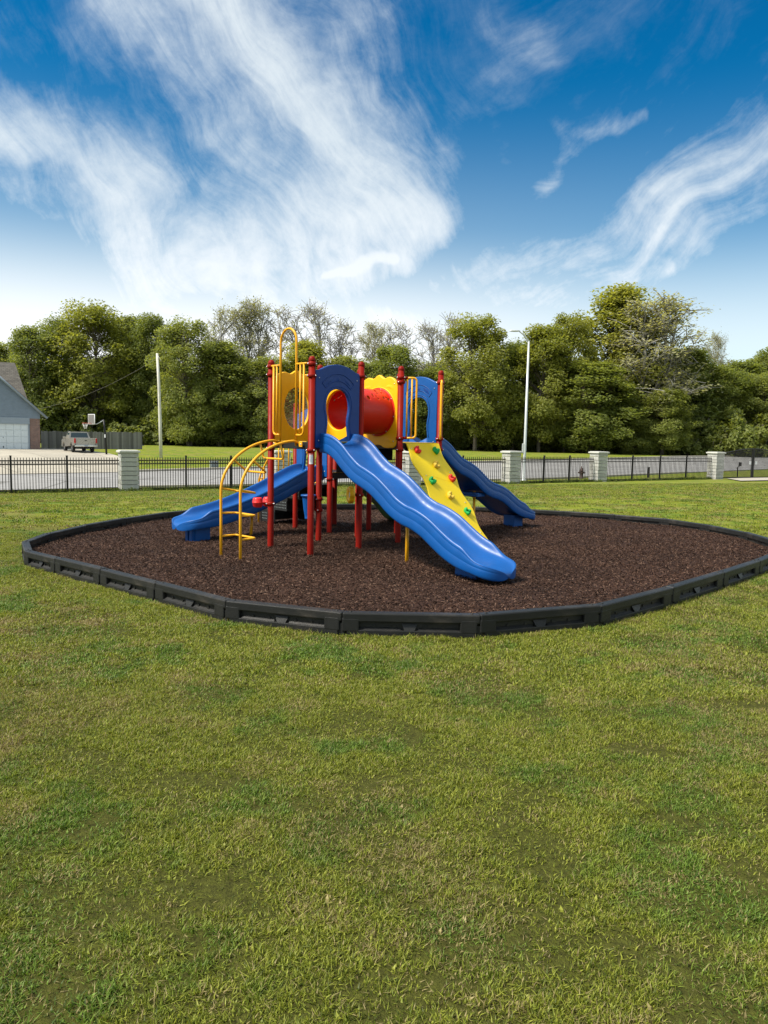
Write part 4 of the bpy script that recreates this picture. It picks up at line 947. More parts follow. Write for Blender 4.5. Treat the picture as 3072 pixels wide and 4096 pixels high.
flab = ['black iron picket fence in front of the driveway and pickup', 'black iron picket fence behind the yellow arched climber', 'black iron picket fence seen beneath the play decks',
        'black iron picket fence behind the climbing wall and dark slide', 'black iron picket fence crossing the street lamp pole', 'black iron picket fence leading up to the arched gate']
pts_ = [(-19.5, 30.0)] + PIL
for (p, q, lb, k) in zip(pts_, pts_[1:], flab, range(9)):
    fence(p if k == 0 else off(p, 1), off(q, -1), lb, rings=(k < 2))
# arched gate
ga = Vector(off(PIL[5], 1)); gz = zt(ga.x, ga.y)
gt = empty('iron_gate', (ga.x, ga.y, gz), FA); tag(gt, 'black iron double gate with arched top and white lock plates', 'gate')
GL = 3.35
for leaf in (0, 1):
    x0_ = leaf * (GL + .08) + .05; hgt = lambda t: 1.72 + .34 * math.sin((t if leaf == 0 else 1 - t) * math.pi / 2) ** 1.3
    for k in range(29):
        t = (k + .5) / 29; MB().box((x0_ + t * GL, 0, hgt(t) / 2 + .05), (.028, .028, hgt(t) - .06)).build('picket', 'iron', gt)
    mb = MB().tube([(x0_ + GL * k / 20, 0, hgt(k / 20) + .02) for k in range(21)], .036, 6); mb.tube([(x0_ + GL * k / 20, 0, hgt(k / 20) - .14) for k in range(21)], .02, 6); mb.build('arched_rail', 'iron', gt)
    MB().box((x0_ + GL / 2, 0, .09), (GL, .04, .07)).build('bottom_rail', 'iron', gt)
    MB().box((x0_ + (GL - .03 if leaf == 0 else .03), 0, 1.06), (.10, .06, 2.0)).build('gate_stile', 'iron', gt)
    MB().box((x0_ + (GL - .28 if leaf == 0 else .28), -.03, 1.10), (.17, .02, .22)).build('lock_plate', 'white', gt)
MB().box((.25, .05, .50), (.42, .07, .07)).build('opener_arm', 'iron', gt)

# ------------------------------------------------------------------ poles and small street things
def ground(x, y, dz=0.0): return (x, y, zt(x, y) + dz)
lp_ = empty('street_lamp', ground(8.9, 49.2)); tag(lp_, 'tall pale galvanised street lamp with angled arm behind the fence', 'street lamp')
HP = 8.75
MB().lathe([(.20, 0), (.20, .05), (.098, .08), (.094, 1.5), (.062, HP), (0, HP)], 14).build('pole', 'galv', lp_)
MB().tube(round_path([(.0, 0, HP - .12), (-.01, 0, HP + .0), (-.40, -.1, HP + .44), (-.62, -.12, HP + .60)], .05), .052, 10).build('arm', 'galv', lp_)
hd = MB().lathe([(0, -.34), (.05, -.32), (.10, -.2), (.115, 0), (.10, .2), (.055, .33), (0, .34)], 14, (-.95, -.16, HP + .62), Matrix.Rotation(math.pi / 2, 3, 'Y') @ Matrix.Scale(.6, 3, (1, 0, 0))).build('lamp_head', 'galv', lp_)
MB().bevbox((-.12, -.02, 2.05), (.12, .12, .62), .015).build('control_box', 'galv', lp_)
up_ = empty('utility_pole', ground(-18.9, 65.0)); tag(up_, 'bare weathered wooden pole standing on the grass beyond the street', 'pole')
MB().tube([(0, 0, -.3), (-.05, 0, 3), (-.12, 0, 6), (-.24, 0, 8.70)], [.145, .135, .12, .10], 12).build('shaft', 'wood_pole', up_)
MB().tube([(-.23, -.05, 8.55), (-.05, -.08, 8.35), (.10, -.1, 8.05)], .022, 6).build('stay_bracket', 'wood_pole', up_)
cbp = [Vector((-19.15, 65.0, zt(-18.9, 65) + 8.3)).lerp(Vector((-33.2, 72.0, 3.4)), t) - Vector((0, 0, 1.2 * 4 * t * (1 - t) * .55)) for t in [k / 16 for k in range(17)]]
cb_ = MB().tube(cbp, .007, 5).build('overhead_cable', 'bark_pale'); tag(cb_, 'thin pale cable sagging from the wooden pole towards the house', 'cable')
hy = empty('fire_hydrant', ground(13.6, 53.2)); tag(hy, 'dark fire hydrant behind the fence by the street', 'hydrant')
MB().lathe([(.16, 0), (.16, .06), (.11, .08), (.11, .50), (.15, .52), (.15, .57), (.12, .60), (.11, .68), (.05, .78), (.035, .79), (.035, .86), (0, .86)], 14).build('barrel', 'hydrant', hy)
for a in (0, math.pi, -math.pi / 2):
    MB().lathe([(.065, .10), (.065, .20), (.045, .21), (.045, .24), (0, .24)], 10, (0, 0, .42), Matrix.Rotation(a, 3, 'Z') @ Matrix.Rotation(math.pi / 2, 3, 'Y')).build('nozzle', 'hydrant', hy)
ub = empty('utility_box', ground(-12.75, 57.6), FA); tag(ub, 'grey ribbed utility box on the far kerb seen through the fence', 'utility box')
MB().bevbox((0, .1, .30), (.62, .30, .60), .02).build('housing', 'box_green', ub)
for k in range(4): MB().bevbox((-.24 + .16 * k, -.075, .31), (.105, .05, .56), .012).build('rib', 'box_green', ub)
MB().bevbox((0, .1, .615), (.66, .34, .04), .012).build('lid', 'box_green', ub)
mk = empty('marker_post', ground(18.9, 55.2)); tag(mk, 'short dark marker post behind the fence near the gate', 'post')
MB().bevbox((0, 0, .36), (.12, .12, .72), .01).build('post', 'iron', mk); MB().bevbox((0, 0, .735), (.15, .15, .05), .01).build('cap', 'iron', mk)
gk = empty('gate_keypad', ground(26.4, 57.6)); tag(gk, 'dark keypad stand seen through the iron gate', 'keypad')
MB().tube([(0, 0, -.1), (0, 0, .7), (.06, -.1, .85)], .04, 8).build('stand', 'iron', gk); MB().bevbox((.07, -.12, .95), (.2, .12, .28), .02).build('keypad_box', 'iron', gk)

# ------------------------------------------------------------------ house, plank fence, pickup, hoop
HX, HY = -31.7, 70.9
ho = empty('house', (HX, HY, zt(HX, HY)), R(28)); tag(ho, 'blue-grey gabled house with white garage door and brick pier', 'house')
WB = 6.4     # local x runs left from the right corner (0) to -2*WB; y into the house
def siding_mat():
    m, N, b = newmat('lap_siding'); P = N.node('ShaderNodeTexCoord').outputs['Object']; sp_ = N.node('ShaderNodeSeparateXYZ'); N.l.new(P, sp_.inputs[0])
    k = N.mapr(N.noise(P, 3, 4), .3, .7, .92, 1.06, False); N.put(b.inputs['Base Color'], N.mix(1.0, (.185, .235, .29, 1), N.comb(k, k, k), 'MULTIPLY')); b.inputs['Roughness'].default_value = .7; return m
def tile_mat(name, c1, c2, mor, sx, rw, rh, bump):
    m, N, b = newmat(name); tc = N.node('ShaderNodeTexCoord'); br = N.node('ShaderNodeTexBrick'); N.l.new(tc.outputs['UV'], br.inputs[0])
    br.inputs['Scale'].default_value = sx; br.inputs['Brick Width'].default_value = rw; br.inputs['Row Height'].default_value = rh; br.inputs['Mortar Size'].default_value = .012
    br.inputs[1].default_value = (*c1, 1); br.inputs[2].default_value = (*c2, 1); br.inputs[3].default_value = (*mor, 1); br.inputs['Bias'].default_value = -.1
    k = N.mapr(N.noise(tc.outputs['Object'], 2.2, 5, .7), .25, .75, .7, 1.3, False)
    N.put(b.inputs['Base Color'], N.mix(1.0, br.outputs[0], N.comb(k, k, k), 'MULTIPLY')); b.inputs['Roughness'].default_value = .92
    bn = N.node('ShaderNodeBump'); bn.inputs['Strength'].default_value = bump; bn.inputs['Distance'].default_value = .02; N.put(bn.inputs['Height'], br.outputs['Fac']); bn.invert = True; N.l.new(bn.outputs[0], b.inputs['Normal'])
    return m
M['siding2'] = siding_mat(); M['brickwall'] = tile_mat('brick_wall', (.25, .13, .095), (.17, .085, .065), (.22, .20, .18), 1.0, .22, .075, .4)
M['roof'] = tile_mat('roof_shingles', (.125, .115, .098), (.085, .079, .070), (.05, .047, .042), 1.0, .34, .16, .6)
def uvbox(o, s_=1.0):
    me = o.data; uv = me.uv_layers.new(name='UVMap')
    for p in me.polygons:
        n = p.normal
        for li in p.loop_indices:
            c = me.vertices[me.loops[li].vertex_index].co
            if abs(n.z) > .4: u, v = (c.x, c.y * 1.35) if abs(n.x) < .4 else (c.y, c.z * 1.4)
            else: u, v = (c.x, c.z) if abs(n.y) > abs(n.x) else (c.y, c.z)
            uv.data[li].uv = (u * s_, v * s_)
    return o
uvbox(MB().box((-.42, .25, 1.44), (.84, .5, 2.98)).build('brick_pier', 'brickwall', ho))
MB().box((-WB - .1, 5.2, 1.42), (2 * WB - .2, 9.0, 2.9)).build('wall', 'siding2', ho)
EV = 2.92; SLP = .93; APX = -5.6; AP = EV + 5.78
gab = MB()     # lap boards of the gable, each row set proud at its foot
zz = EV - .06
while zz < AP - .25:
    w0 = (AP - zz) / SLP; w1 = (AP - zz - .15) / SLP; c0_, c1_ = min(APX + w0, .03), min(APX + w1, .03)
    gab.prism([(APX - w0, -.02, zz), (c0_, -.02, zz), (c1_, .0, zz + .148), (APX - w1, .0, zz + .148)], (0, .08, 0)); zz += .15
gab.build('gable_siding', 'siding2', ho)
MB().box((-3.42, -.015, 2.62), (5.14, .10, .58)).build('header_board', 'trim', ho)
gd = empty('garage_door'); gd.parent = ho
for r_ in range(4):
    for c_ in range(8): MB().bevbox((-.98 - .30 - c_ * .61, .05, .32 + r_ * .585), (.585, .04, .555), .02).build('door_panel', 'door_white', gd)
MB().box((-3.4, .085, 1.18), (5.0, .03, 2.36)).build('door_leaf', 'door_white', gd)
MB().box((-.92, -.0, 1.19), (.09, .10, 2.38)).box((-3.4, .0, 2.36), (4.95, .09, .06)).build('door_frame', 'trim', ho)
MB().lathe([(.03, 0), (.03, .03), (.015, .05), (0, .05)], 8, (-3.05, .03, 1.1), Matrix.Rotation(math.pi / 2, 3, 'X')).box((-3.05, .02, .25), (.06, .05, .16)).build('door_handle', 'black', gd)
MB().tube([(.62, -.34, EV - .02), (APX, -.34, EV - .02 + SLP * 6.22)], .11, 4).build('rake_board', 'trim', ho)
MB().tube([(-11.8, -.34, EV - .02), (APX, -.34, EV - .02 + SLP * 6.22)], .11, 4).build('rake_board', 'trim', ho)
rf = MB(); ze = EV + .02; zr = ze + SLP * 6.15
rf.prism([(.62, -.36, ze), (APX, -.36, zr), (APX, 5.0, zr), (.62, 1.2, ze)], (0, 0, .14)); rf.prism([(-11.8, -.36, ze), (APX, -.36, zr), (APX, 5.0, zr), (-11.8, 5.0, ze)], (0, 0, .14))
uvbox(rf.build('gable_roof', 'roof', ho))
mr = MB(); mr.prism([(-.63, 1.5, ze + .65), (-14, 1.5, ze + .65), (-14, 5.5, 8.05), (-1.7, 5.5, 8.05)], (0, .0, .16)); mr.prism([(-1.7, 5.5, 8.05), (-14, 5.5, 8.05), (-14, 9.5, ze), (-.63, 9.5, ze)], (0, 0, .16))
uvbox(mr.build('main_roof', 'roof', ho))
wd_ = MB().box((-4.95 - .28, -.05, 4.65), (.56, .06, 1.55)).build('window', 'window', ho); MB().box((-4.95 - .28, -.085, 4.65), (.44, .02, 1.40)).build('pane', 'glass_dark', wd_)
MB().bevbox((-4.75, -.06, 4.65), (.36, .06, 1.6), .012).build('shutter', 'shutter', ho)
# plank fence beyond the pickup
wf = empty('plank_fence', ground(-33.2, 74.6)); tag(wf, 'weathered grey plank fence beside the house behind the pickup', 'fence')
a, b = Vector((0, 0)), Vector((8.0, 6.0)); L = (b - a).length; wf.rotation_euler.z = math.atan2(b.y, b.x)
bmesh_ = [MB().box((0, 0, h_ / 2), (.145, .022, h_)).mesh('plank', 'board') for h_ in (1.74, 1.79, 1.70, 1.76)]
for k in range(int(L / .152)): link('plank', bmesh_[random.randrange(4)], wf, (k * .152, random.uniform(-.008, .008), random.uniform(-.04, 0)))
for z in (.4, 1.4): MB().box((L / 2, .04, z), (L, .04, .09)).build('rail', 'board', wf)
# pickup
def pickup():
    hd_ = math.atan2(.83, -.56); rx, ry = -26.35, 67.15
    t = empty('pickup_truck', (rx, ry, zt(rx, ry) + .075), hd_); t.rotation_euler.y = R(0.6)
    tag(t, 'champagne pickup truck parked on the driveway, tailgate towards the street', 'truck')
    sh = lambda: MB()
    W = .93
    bed = MB(); 
    for s_ in (-1, 1):    # bed side with wheel cut-out outline
        out = [(-1.18, .62), (-1.18, 1.24), (1.02, 1.24), (1.02, .55), (.52, .55)] + [(.50 * math.cos(a_), .42 + .47 * math.sin(a_)) for a_ in [k * math.pi / 8 for k in range(1, 8)]] + [(-.52, .58)]
        bed.prism([(x, s_ * (W - .05), z) for x, z in out], (0, s_ * .07, 0))
    bed.box((-.08, 0, .78), (2.16, 1.74, .10)); bed.box((1.0, 0, .98), (.05, 1.74, .50)); bed.build('bed', 'paint', t)
    tg = MB().bevbox((-1.19, 0, .93), (.05, 1.56, .58), .015).build('tailgate', 'paint', t); MB().bevbox((-1.222, 0, 1.02), (.02, .17, .07), .008).build('handle', 'black', tg)
    cab = MB(); cs = [(1.06, .52), (1.06, 1.22), (2.42, 1.22), (3.80, 1.12), (3.95, .98), (3.98, .55), (3.55, .5)] + [(3.05 + .50 * math.cos(a_), .40 + .47 * math.sin(a_)) for a_ in [k * math.pi / 8 for k in range(1, 8)]] + [(2.52, .48)]
    cab.prism([(x, -W, z) for x, z in cs], (0, 2 * W, 0)); cab.build('body', 'paint', t)
    gh = MB(); lo = [(1.08, W - .04), (2.55, W - .04), (2.55, -W + .04), (1.08, -W + .04)]; hi = [(1.28, W - .2), (2.12, W - .2), (2.12, -W + .2), (1.28, -W + .2)]
    gh.add([(x, y, 1.21) for x, y in lo] + [(x, y, 1.74) for x, y in hi] + [(x * 1.0, y * .96, 1.79) for x, y in hi], [(0, 1, 5, 4), (1, 2, 6, 5), (2, 3, 7, 6), (3, 0, 4, 7), (4, 5, 9, 8), (5, 6, 10, 9), (6, 7, 11, 10), (7, 4, 8, 11), (8, 9, 10, 11)])
    g_ = gh.build('cab', 'paint', t)
    def quad(nm, pts, par, off_):
        c_ = sum((Vector(p) for p in pts), Vector()) / len(pts); nrm = (Vector(pts[1]) - Vector(pts[0])).cross(Vector(pts[2]) - Vector(pts[1])).normalized()
        MB().prism([Vector(p) + nrm * off_ for p in pts], nrm * .012).build(nm, 'glass_dark', par)
    quad('rear_window', [(1.115, .74, 1.29), (1.115, -.74, 1.29), (1.262, -.66, 1.69), (1.262, .66, 1.69)], g_, -.02 if False else .004)
    for s_ in (-1, 1):
        p = [(1.25, s_ * .872, 1.27), (2.38, s_ * .872, 1.27), (2.10, s_ * .755, 1.68), (1.36, s_ * .755, 1.68)]
        quad('side_window', p if s_ > 0 else p[::-1], g_, .004)
        MB().bevbox((2.2, s_ * (W + .12), 1.27), (.12, .22, .17), .03).build('mirror', 'paint', t)
        MB().bevbox((-1.19, s_ * (W - .055), 1.0), (.07, .13, .40), .02).build('tail_lamp', 'lamp_red', t)
        MB().bevbox((3.93, s_ * .68, .88), (.1, .4, .17), .02).build('headlight', 'window', t)
        MB().box((1.7, s_ * (W + .004), .93), (.12, .02, .03)).build('door_handle', 'black', t)
        for x in (0, 3.05):
            w_ = MB().lathe([(.20, -.11), (.34, -.115), (.375, -.08), (.38, 0), (.375, .08), (.34, .115), (.20, .11)], 24, (x, s_ * (W - .14), .375), Matrix.Rotation(math.pi / 2, 3, 'X')).build('wheel', 'rubber', t)
            MB().lathe([(0, -.03), (.06, -.09), (.10, -.05), (.19, -.06), (.205, -.105), (.215, -.10), (.215, .10), (.205, .105), (.19, .06), (.10, .05), (.06, .09), (0, .03)], 20, (x, s_ * (W - .14), .375), Matrix.Rotation(math.pi / 2, 3, 'X')).build('rim', 'chrome', w_)
    bm_ = MB().bevbox((-1.30, 0, .58), (.17, 1.86, .17), .03).build('rear_bumper', 'chrome', t); MB().box((-1.39, 0, .59), (.012, .30, .13)).build('licence_plate', 'trim', bm_)
    MB().bevbox((-1.32, 0, .40), (.14, .10, .10), .02).build('tow_hitch', 'black', bm_)
    MB().bevbox((4.02, 0, .56), (.15, 1.84, .18), .03).build('front_bumper', 'chrome', t)
    MB().box((1.4, 0, .46), (4.6, 1.2, .16)).build('chassis', 'black', t)
pickup()
# basketball hoop
bh = empty('basketball_hoop', ground(-23.6, 65.3)); tag(bh, 'basketball hoop on a dark pole beside the driveway', 'hoop')
MB().tube([(0, 0, -.1), (-.10, .02, 1.8), (-.22, .04, 3.0)], [.085, .075, .065], 10).build('pole', 'black', bh)
MB().box((-.085, -.09, 1.62), (.1, .02, .28)).build('height_label', 'white', bh)
MB().tube([(-.20, .04, 2.95), (-.75, -.02, 2.62), (-1.05, -.05, 2.60)], .035, 8).build('arm', 'galv', bh)
bb = MB(); ax = Vector((.75, -.66, 0)).normalized(); c0 = Vector((-1.20, -.06, 3.0)); nb2 = Vector((-ax.y, ax.x, 0)) * -1
fr = [(-.52, -.40), (.52, -.40), (.52, .40), (-.52, .40)]
bb.tube([c0 + ax * a_ + Vector((0, 0, b_)) for a_, b_ in fr], .035, 4, closed=True)
bo = bb.build('backboard_frame', 'white', bh)
MB().prism([c0 + ax * a_ + Vector((0, 0, b_)) for a_, b_ in fr], nb2 * .02).build('backboard', 'board', bo)
MB().tube([c0 + nb2 * -.04 + ax * a_ + Vector((0, 0, b_)) for a_, b_ in ((-.2, -.28), (.2, -.28), (.2, .08), (-.2, .08))], .022, 4, closed=True).build('target_square', 'white', bo)
rc = c0 + Vector((-.42, -.30, -.34)); rim = MB().tube([rc + Vector((.24 * math.cos(t), .24 * math.sin(t), 0)) for t in [k * math.pi / 8 for k in range(16)]], .02, 6, closed=True).tube([rc + Vector((.2, .14, 0)), c0 + Vector((0, 0, -.34))], .03, 6).build('rim', 'rim_orange', bh)
nt = MB()
for k in range(10):
    a_ = k * math.pi / 5; nt.tube([rc + Vector((.24 * math.cos(a_), .24 * math.sin(a_), 0)), rc + Vector((.13 * math.cos(a_ + .3), .13 * math.sin(a_ + .3), -.26)), rc + Vector((.10 * math.cos(a_ + .6), .10 * math.sin(a_ + .6), -.46))], .012, 4)
nt.build('net', 'white', rim)

# ------------------------------------------------------------------ trees
def leaf_quads(C, size, rs, up=.5, out=None):
    n = len(C); nr = rs.normal(0, 1, (n, 3)); nr[:, 2] = np.abs(nr[:, 2]) + up
    if out is not None: nr += out * .8
    nr /= np.linalg.norm(nr, axis=1)[:, None]; t = np.cross(nr, rs.normal(0, 1, (n, 3))); t /= np.linalg.norm(t, axis=1)[:, None]; b = np.cross(nr, t)
    s_ = (size * rs.uniform(.55, 1.25, n))[:, None]; l = s_ * .95; w = s_ * .52
    v = np.stack([C - t * l, C + b * w - nr * s_ * .12, C + t * l, C - b * w - nr * s_ * .12], 1).reshape(-1, 3)
    q = (np.arange(n) * 4)[:, None] + np.array([[0, 1, 2, 3]]); return v, q
def tree_meshes(seed, H, W, kind):
    """returns trunk mesh, crown mesh for a tree of height H and crown width W"""
    rs = np.random.RandomState(seed); rr = random.Random(seed); tr = MB()
    base = {'dense': .07, 'olive': .08, 'dark': .02, 'bare': .30, 'pale': .26}[kind]
    zc0, zc1 = H * base, H
    def env(z):    # crown half width at height z
        t = (z - zc0) / (zc1 - zc0); t = min(1, max(0, t))
        return W / 2 * (max(0.0, math.sin(math.pi * (t ** .72) * .94 + .09)) ** .5)
    ncl = {'dense': 125, 'olive': 120, 'dark': 125, 'bare': 70, 'pale': 85}[kind]
    cls = []
    for _ in range(ncl):
        z = zc0 + (zc1 - zc0) * (rr.random() ** .85); a = rr.uniform(0, 6.283); r_ = env(z) * math.sqrt(rr.uniform(.12, 1.0)) * rr.uniform(.78, 1.14)
        cls.append(Vector((r_ * math.cos(a), r_ * math.sin(a), min(z, H * .985))))
    r0 = H * (.013 if kind in ('bare', 'pale') else .016)
    nst = 1 if kind in ('olive', 'dark') else rr.choice((1, 2, 2))
    if kind == 'pale': nst = 3
    stems = []
    for k in range(nst):
        tip = Vector((rr.uniform(-1, 1) * W * .16, rr.uniform(-1, 1) * W * .16, H * rr.uniform(.80, .94))); b0 = Vector((rr.uniform(-.25, .25), rr.uniform(-.25, .25), 0)) * (nst > 1)
        p = [b0 - Vector((0, 0, .3)), b0.lerp(tip, .18) + Vector((rr.uniform(-.2, .2), rr.uniform(-.2, .2), 0)), b0.lerp(tip, .45) + Vector((rr.uniform(-.5, .5), rr.uniform(-.5, .5), 0)), b0.lerp(tip, .75) + Vector((rr.uniform(-.4, .4), rr.uniform(-.4, .4), 0)), tip]
        p = smooth_path(p, 3); n = len(p); tr.tube(p, [max(.025, r0 * (1 - .9 * i / n)) for i in range(n)], 7); stems.append(p)
    ends = []
    for c in cls:
        st = rr.choice(stems); zs = max(H * .12, c.z - rr.uniform(.10, .32) * H * .8); p0 = min(st, key=lambda q: abs(q.z - zs))
        m_ = p0.lerp(c, .5) + Vector((rr.uniform(-.4, .4), rr.uniform(-.4, .4), rr.uniform(-.2, .5)))
        ra = r0 * .24 if kind in ('bare', 'pale') else r0 * .26
        tr.tube([p0, p0.lerp(m_, .5) + Vector((0, 0, .1)), m_, c], [ra, ra * .75, ra * .55, .018], 4, cap=False); ends.append((m_, c))
        if kind in ('bare', 'pale'):
            for _ in range(5):
                f = rr.uniform(.25, 1); q0 = m_.lerp(c, f); q1 = q0 + Vector((rr.gauss(0, 1), rr.gauss(0, 1), rr.uniform(.1, 1.3))).normalized() * rr.uniform(.7, 1.7)
                tr.tube([q0, q0.lerp(q1, .5) + Vector((0, 0, .08)), q1], [.04, .03, .018], 3, cap=False); ends.append((q0, q1))
    P = []; sizes = []
    if kind in ('dense', 'olive', 'dark'):
        for c in cls:
            rad = rr.uniform(.75, 1.45) * W / 8.5; n = int(rr.uniform(170, 300)); g = rs.normal(0, 1, (n, 3)); gl = np.linalg.norm(g, axis=1)[:, None]; g *= np.minimum(gl, 1.75 + .25 * rs.rand(n, 1)) / gl * rad * .56; g[:, 2] *= .78; P.append(g + np.array(c)); 
        P = np.concatenate(P, 0); sizes = np.full(len(P), .170 if kind != 'dark' else .19)
    else:
        for q0, q1 in ends:
            n = rr.randint(10, 20) if kind == 'pale' else rr.choice((0, 1, 2, 3, 4, 5))
            for _ in range(n): P.append(np.array(q0.lerp(q1, rr.uniform(.3, 1.05))) + rs.normal(0, .22, 3))
        P = np.array(P); sizes = np.full(len(P), .125)
    out_ = P - np.array([0, 0, H * .5]); out_ /= np.linalg.norm(out_, axis=1)[:, None]
    v, q = leaf_quads(P, sizes, rs, .35, out_)
    mt = {'dense': 'leaf_green', 'olive': 'leaf_olive', 'dark': 'leaf_dark', 'bare': 'leaf_pale', 'pale': 'leaf_pale'}[kind]
    return tr.mesh('trunk', 'bark_pale' if kind in ('bare', 'pale') else 'bark'), np_mesh('crown', v, q, mt)
TM = {}
for i, (kd, W) in enumerate((('dense', 8.5), ('dense', 9.5), ('dense', 7.5), ('dark', 9.0), ('dark', 10.0), ('olive', 9.0), ('olive', 8.0), ('bare', 7.5), ('bare', 8.5), ('bare', 6.5), ('pale', 10.0), ('pale', 7.0))):
    TM.setdefault(kd, []).append((tree_meshes(100 + i, 15.0, W, kd), 15.0, W))
def hor(xd): return (1743.0 + .0192 * (xd * 1.8517 - 1536)) / 1.8517
cnt = {}
def tree(xd, ytop, wpx, kind, Y, label, group=None, name=None, sink=0.0):
    X = (xd * 1.8517 - 1536) / FPX * Y; base = zt(X, Y) - sink; ytop += 10 if kind in ('dense', 'olive', 'dark') else 4; top_ = CAM_H + (hor(xd) - ytop) * 1.8517 / FPX * Y; H = top_ - base; w = wpx * 1.8517 / FPX * Y * (1.28 if kind in ('dense', 'olive', 'dark') else 1.35)
    k = cnt.get(kind, 0); cnt[kind] = k + 1; (tme, cme), H0, W0 = TM[kind][k % len(TM[kind])]
    e = empty(name or {'dense': 'leafy_tree', 'olive': 'leafy_tree', 'dark': 'leafy_tree', 'bare': 'sparse_tree', 'pale': 'pale_tree'}[kind], (X, Y, base), random.uniform(0, 6.28))
    e.scale = (w / W0, w / W0, H / H0); tag(e, label, 'tree', group)
    link('trunk', tme, e); link('crown', cme, e); return e
G1 = 'trees of the wood edge'
TREES = [
 (15, 742, 110, 'dense', 109, 'green tree rising just behind the house roof'),
 (80, 712, 110, 'dark', 104, 'dark green tree between the house roof and the pickup'),
 (135, 690, 105, 'dense', 108, 'green tree above the pickup truck'),
 (200, 662, 150, 'olive', 106, 'tallest bright green tree rising behind the basketball hoop'),
 (272, 686, 105, 'dense', 112, 'green tree between the hoop and the wooden pole'),
 (328, 686, 85, 'dense', 107, 'narrow green tree directly behind the wooden pole'),
 (405, 695, 125, 'dense', 101, 'round green tree between the wooden pole and the arched climber'),
 (470, 738, 130, 'dense', 104, 'dark tree behind the arched climber'),
 (495, 672, 110, 'pale', 116, 'thinly leaved tree above the arched climber'),
 (545, 652, 95, 'pale', 117, 'thinly leaved tree beside the tall yellow loop'),
 (610, 664, 105, 'bare', 116, 'nearly bare tree framed by the yellow loop'),
 (570, 772, 120, 'dark', 104, 'dark tree behind the bongo drum post of the near tower'),
 (668, 664, 110, 'bare', 115, 'nearly bare tree above the blue entry panel'),
 (655, 738, 130, 'olive', 106, 'dark tree behind the near tower posts'),
 (735, 700, 95, 'bare', 118, 'nearly bare grey tree above the red crawl tunnel'),
 (755, 772, 110, 'dark', 107, 'dark tree behind the red tunnel'),
 (800, 704, 95, 'pale', 117, 'thin grey-green tree above the yellow tunnel panel'),
 (852, 698, 95, 'bare', 119, 'nearly bare tree above the far tower posts'),
 (840, 748, 110, 'dense', 107, 'dark tree behind the far tower'),
 (912, 704, 95, 'bare', 118, 'nearly bare tree between the far tower and the big olive tree'),
 (925, 792, 100, 'dark', 110, 'dark tree behind the dark blue slide top'),
 (968, 688, 80, 'bare', 117, 'nearly bare tree touching the flank of the big olive tree'),
 (1022, 688, 140, 'olive', 108, 'big olive green tree between the far tower and the street lamp'),
 (1100, 740, 100, 'dense', 112, 'green tree behind the street lamp pole'),
 (1160, 706, 120, 'olive', 109, 'olive green tree just past the street lamp arm'),
 (1215, 684, 110, 'olive', 112, 'olive green tree between the street lamp and the tallest tree'),
 (1320, 630, 175, 'olive', 118, 'tallest tree of the wood edge, yellow-green'),
 (1400, 648, 195, 'pale', 112, 'large pale half-bare tree with white branches'),
 (1265, 780, 150, 'dense', 108, 'broad green tree below the tallest tree'),
 (1330, 815, 110, 'dark', 112, 'dark tree in front of the pale half-bare tree'),
 (1425, 838, 105, 'dense', 108, 'low green tree hiding the foot of the pale half-bare tree'),
 (1362, 862, 90, 'dark', 108, 'small dark tree before the trunks of the pale half-bare tree'),
 (1462, 757, 130, 'dark', 118, 'rounded green tree past the pale half-bare tree'),
 (1528, 726, 60, 'pale', 122, 'slender pale tree standing above the sunlit thicket'),
 (1545, 790, 120, 'dense', 118, 'green tree rising out of the sunlit thicket'),
 (1600, 780, 120, 'dark', 135, 'distant dark tree behind the arched gate'),
 (1655, 775, 120, 'dark', 132, 'distant dark tree beyond the far gate leaf'),
 (1625, 805, 120, 'dark', 120, 'dark tree behind the pillar that carries the gate'),
]
for t_ in TREES: tree(*t_[:5], t_[5], G1)
for k in range(16):       # deeper rows of the wood, dark and alike
    xd = 40 + k * 108 + random.uniform(-25, 25); tree(xd, (778 if 430 < xd < 1000 else 760) + random.uniform(-22, 24), 150, 'dark', 126 + random.uniform(-3, 8), 'dark tree deeper in the wood, seen only through gaps', 'deeper trees of the wood')
def shrub_mesh(seed, mat, n=2600, sz=.19):
    rs = np.random.RandomState(seed); P = []
    for _ in range(34):
        a = rs.uniform(0, 6.283); r_ = math.sqrt(rs.rand()) * 1.7; z = rs.uniform(.1, .95) * 2.6 * math.sqrt(max(.05, 1 - (r_ / 1.95) ** 2)); g = rs.normal(0, 1, (n // 34, 3)); g /= np.linalg.norm(g, axis=1)[:, None]
        g *= (rs.rand(len(g)) ** .5)[:, None] * rs.uniform(.35, .65); P.append(g + np.array([r_ * math.cos(a), r_ * math.sin(a), z]))
    P = np.concatenate(P, 0); P[:, 2] = np.abs(P[:, 2]); o_ = P - np.array([0, 0, .6]); o_ /= np.linalg.norm(o_, axis=1)[:, None]
    v, q = leaf_quads(P, np.full(len(P), sz), rs, .35, o_); st = MB()
    for _ in range(7):
        a = rs.uniform(0, 6.283); st.tube([(0, 0, -.2), (.5 * math.cos(a), .5 * math.sin(a), .9), (1.1 * math.cos(a), 1.1 * math.sin(a), 1.8)], [.05, .035, .02], 5)
    return np_mesh('foliage', v, q, mat), st.mesh('stem', 'bark')
SHD = [shrub_mesh(300 + k, 'leaf_dark') for k in range(3)]; SHG = [shrub_mesh(310 + k, 'leaf_green') for k in range(3)]
def shrub(X, Y, w, h, ms, label, group):
    e = empty('shrub', ground(X, Y), random.uniform(0, 6.28)); e.scale = (w / 3.8, w / 3.8, h / 2.9); tag(e, label, 'shrub', group)
    link('foliage', ms[0], e); link('stem', ms[1], e)
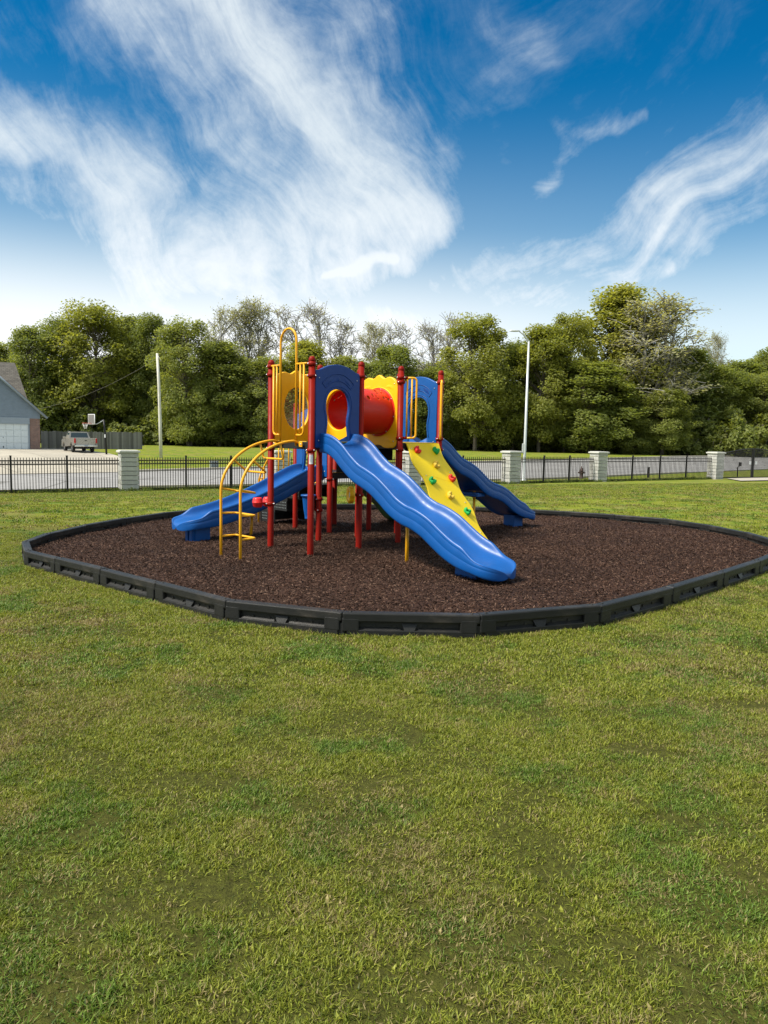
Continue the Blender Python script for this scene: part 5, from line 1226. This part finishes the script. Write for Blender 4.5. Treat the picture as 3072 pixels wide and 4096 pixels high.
for k in range(40):
    xd = 95 + k * 33 + random.uniform(-12, 12); Y = 102 + xd / 1659 * 19 + random.uniform(-1.5, 2.5); X = (xd * 1.8517 - 1536) / FPX * Y
    shrub(X, Y, random.uniform(5, 7), random.uniform(3.2, 6.0), SHD[k % 3], 'dark undergrowth shrub at the shaded foot of the wood', 'undergrowth of the wood')
for k in range(20):
    xd = 60 + k * 80 + random.uniform(-12, 12); Y = 112 + xd / 1659 * 17; X = (xd * 1.8517 - 1536) / FPX * Y
    shrub(X, Y, random.uniform(7, 9), random.uniform(6, 8.5), SHD[(k + 1) % 3], 'dark undergrowth shrub at the shaded foot of the wood', 'undergrowth of the wood')
for k, (xd, Y, w, h) in enumerate(((1275, 113, 5, 3.4), (1345, 112, 5.5, 4.2), (1400, 111, 5, 3.6), (1440, 112, 7, 7.5), (1480, 110, 5, 3.8), (1500, 114, 8, 8.5), (1535, 109, 5, 3.5), (1585, 108, 6, 6.2), (1570, 112, 8, 8), (1640, 110, 6, 5.0), (1400, 116, 8, 8.5), (1650, 114, 8, 7.5))):
    X = (xd * 1.8517 - 1536) / FPX * Y; shrub(X, Y, w, h, SHG[k % 3], 'sunlit green thicket shrub behind the gate end of the fence', 'thicket behind the gate end of the fence')
# weeds along the fence foot
weeds = []
for p, q in zip(pts_, pts_[1:]):
    L = math.hypot(q[0] - p[0], q[1] - p[1])
    for k in range(int(L * 13)):
        t = random.random(); x = p[0] + (q[0] - p[0]) * t; y = p[1] + (q[1] - p[1]) * t; s_ = random.uniform(-.35, .22); weeds.append((x + .47 * s_, y + .88 * s_, zt(x, y)))
for (cx_, cy_, n, r_) in ((20.6, 51.0, 30, .45), (7.0, 42.6, 26, .5), (-11.3, 34.1, 24, .6), (12.4, 46.1, 26, .7), (9.4, 44.2, 10, .5)):
    for _ in range(n): x = cx_ + random.gauss(0, r_); y = cy_ + random.gauss(0, r_ * .5); weeds.append((x, y, zt(x, y)))
wt_ = []
for k in range(4):
    me = tuft_mesh(200 + k, 26, .16, .10, .36, .012, .028, .5); me.materials.clear(); me.materials.append(M['weed']); wt_.append(me)
scatter('fence_weeds', 'uncut weeds growing along the foot of the iron fence', weeds, wt_, 12, .55, 1.15)
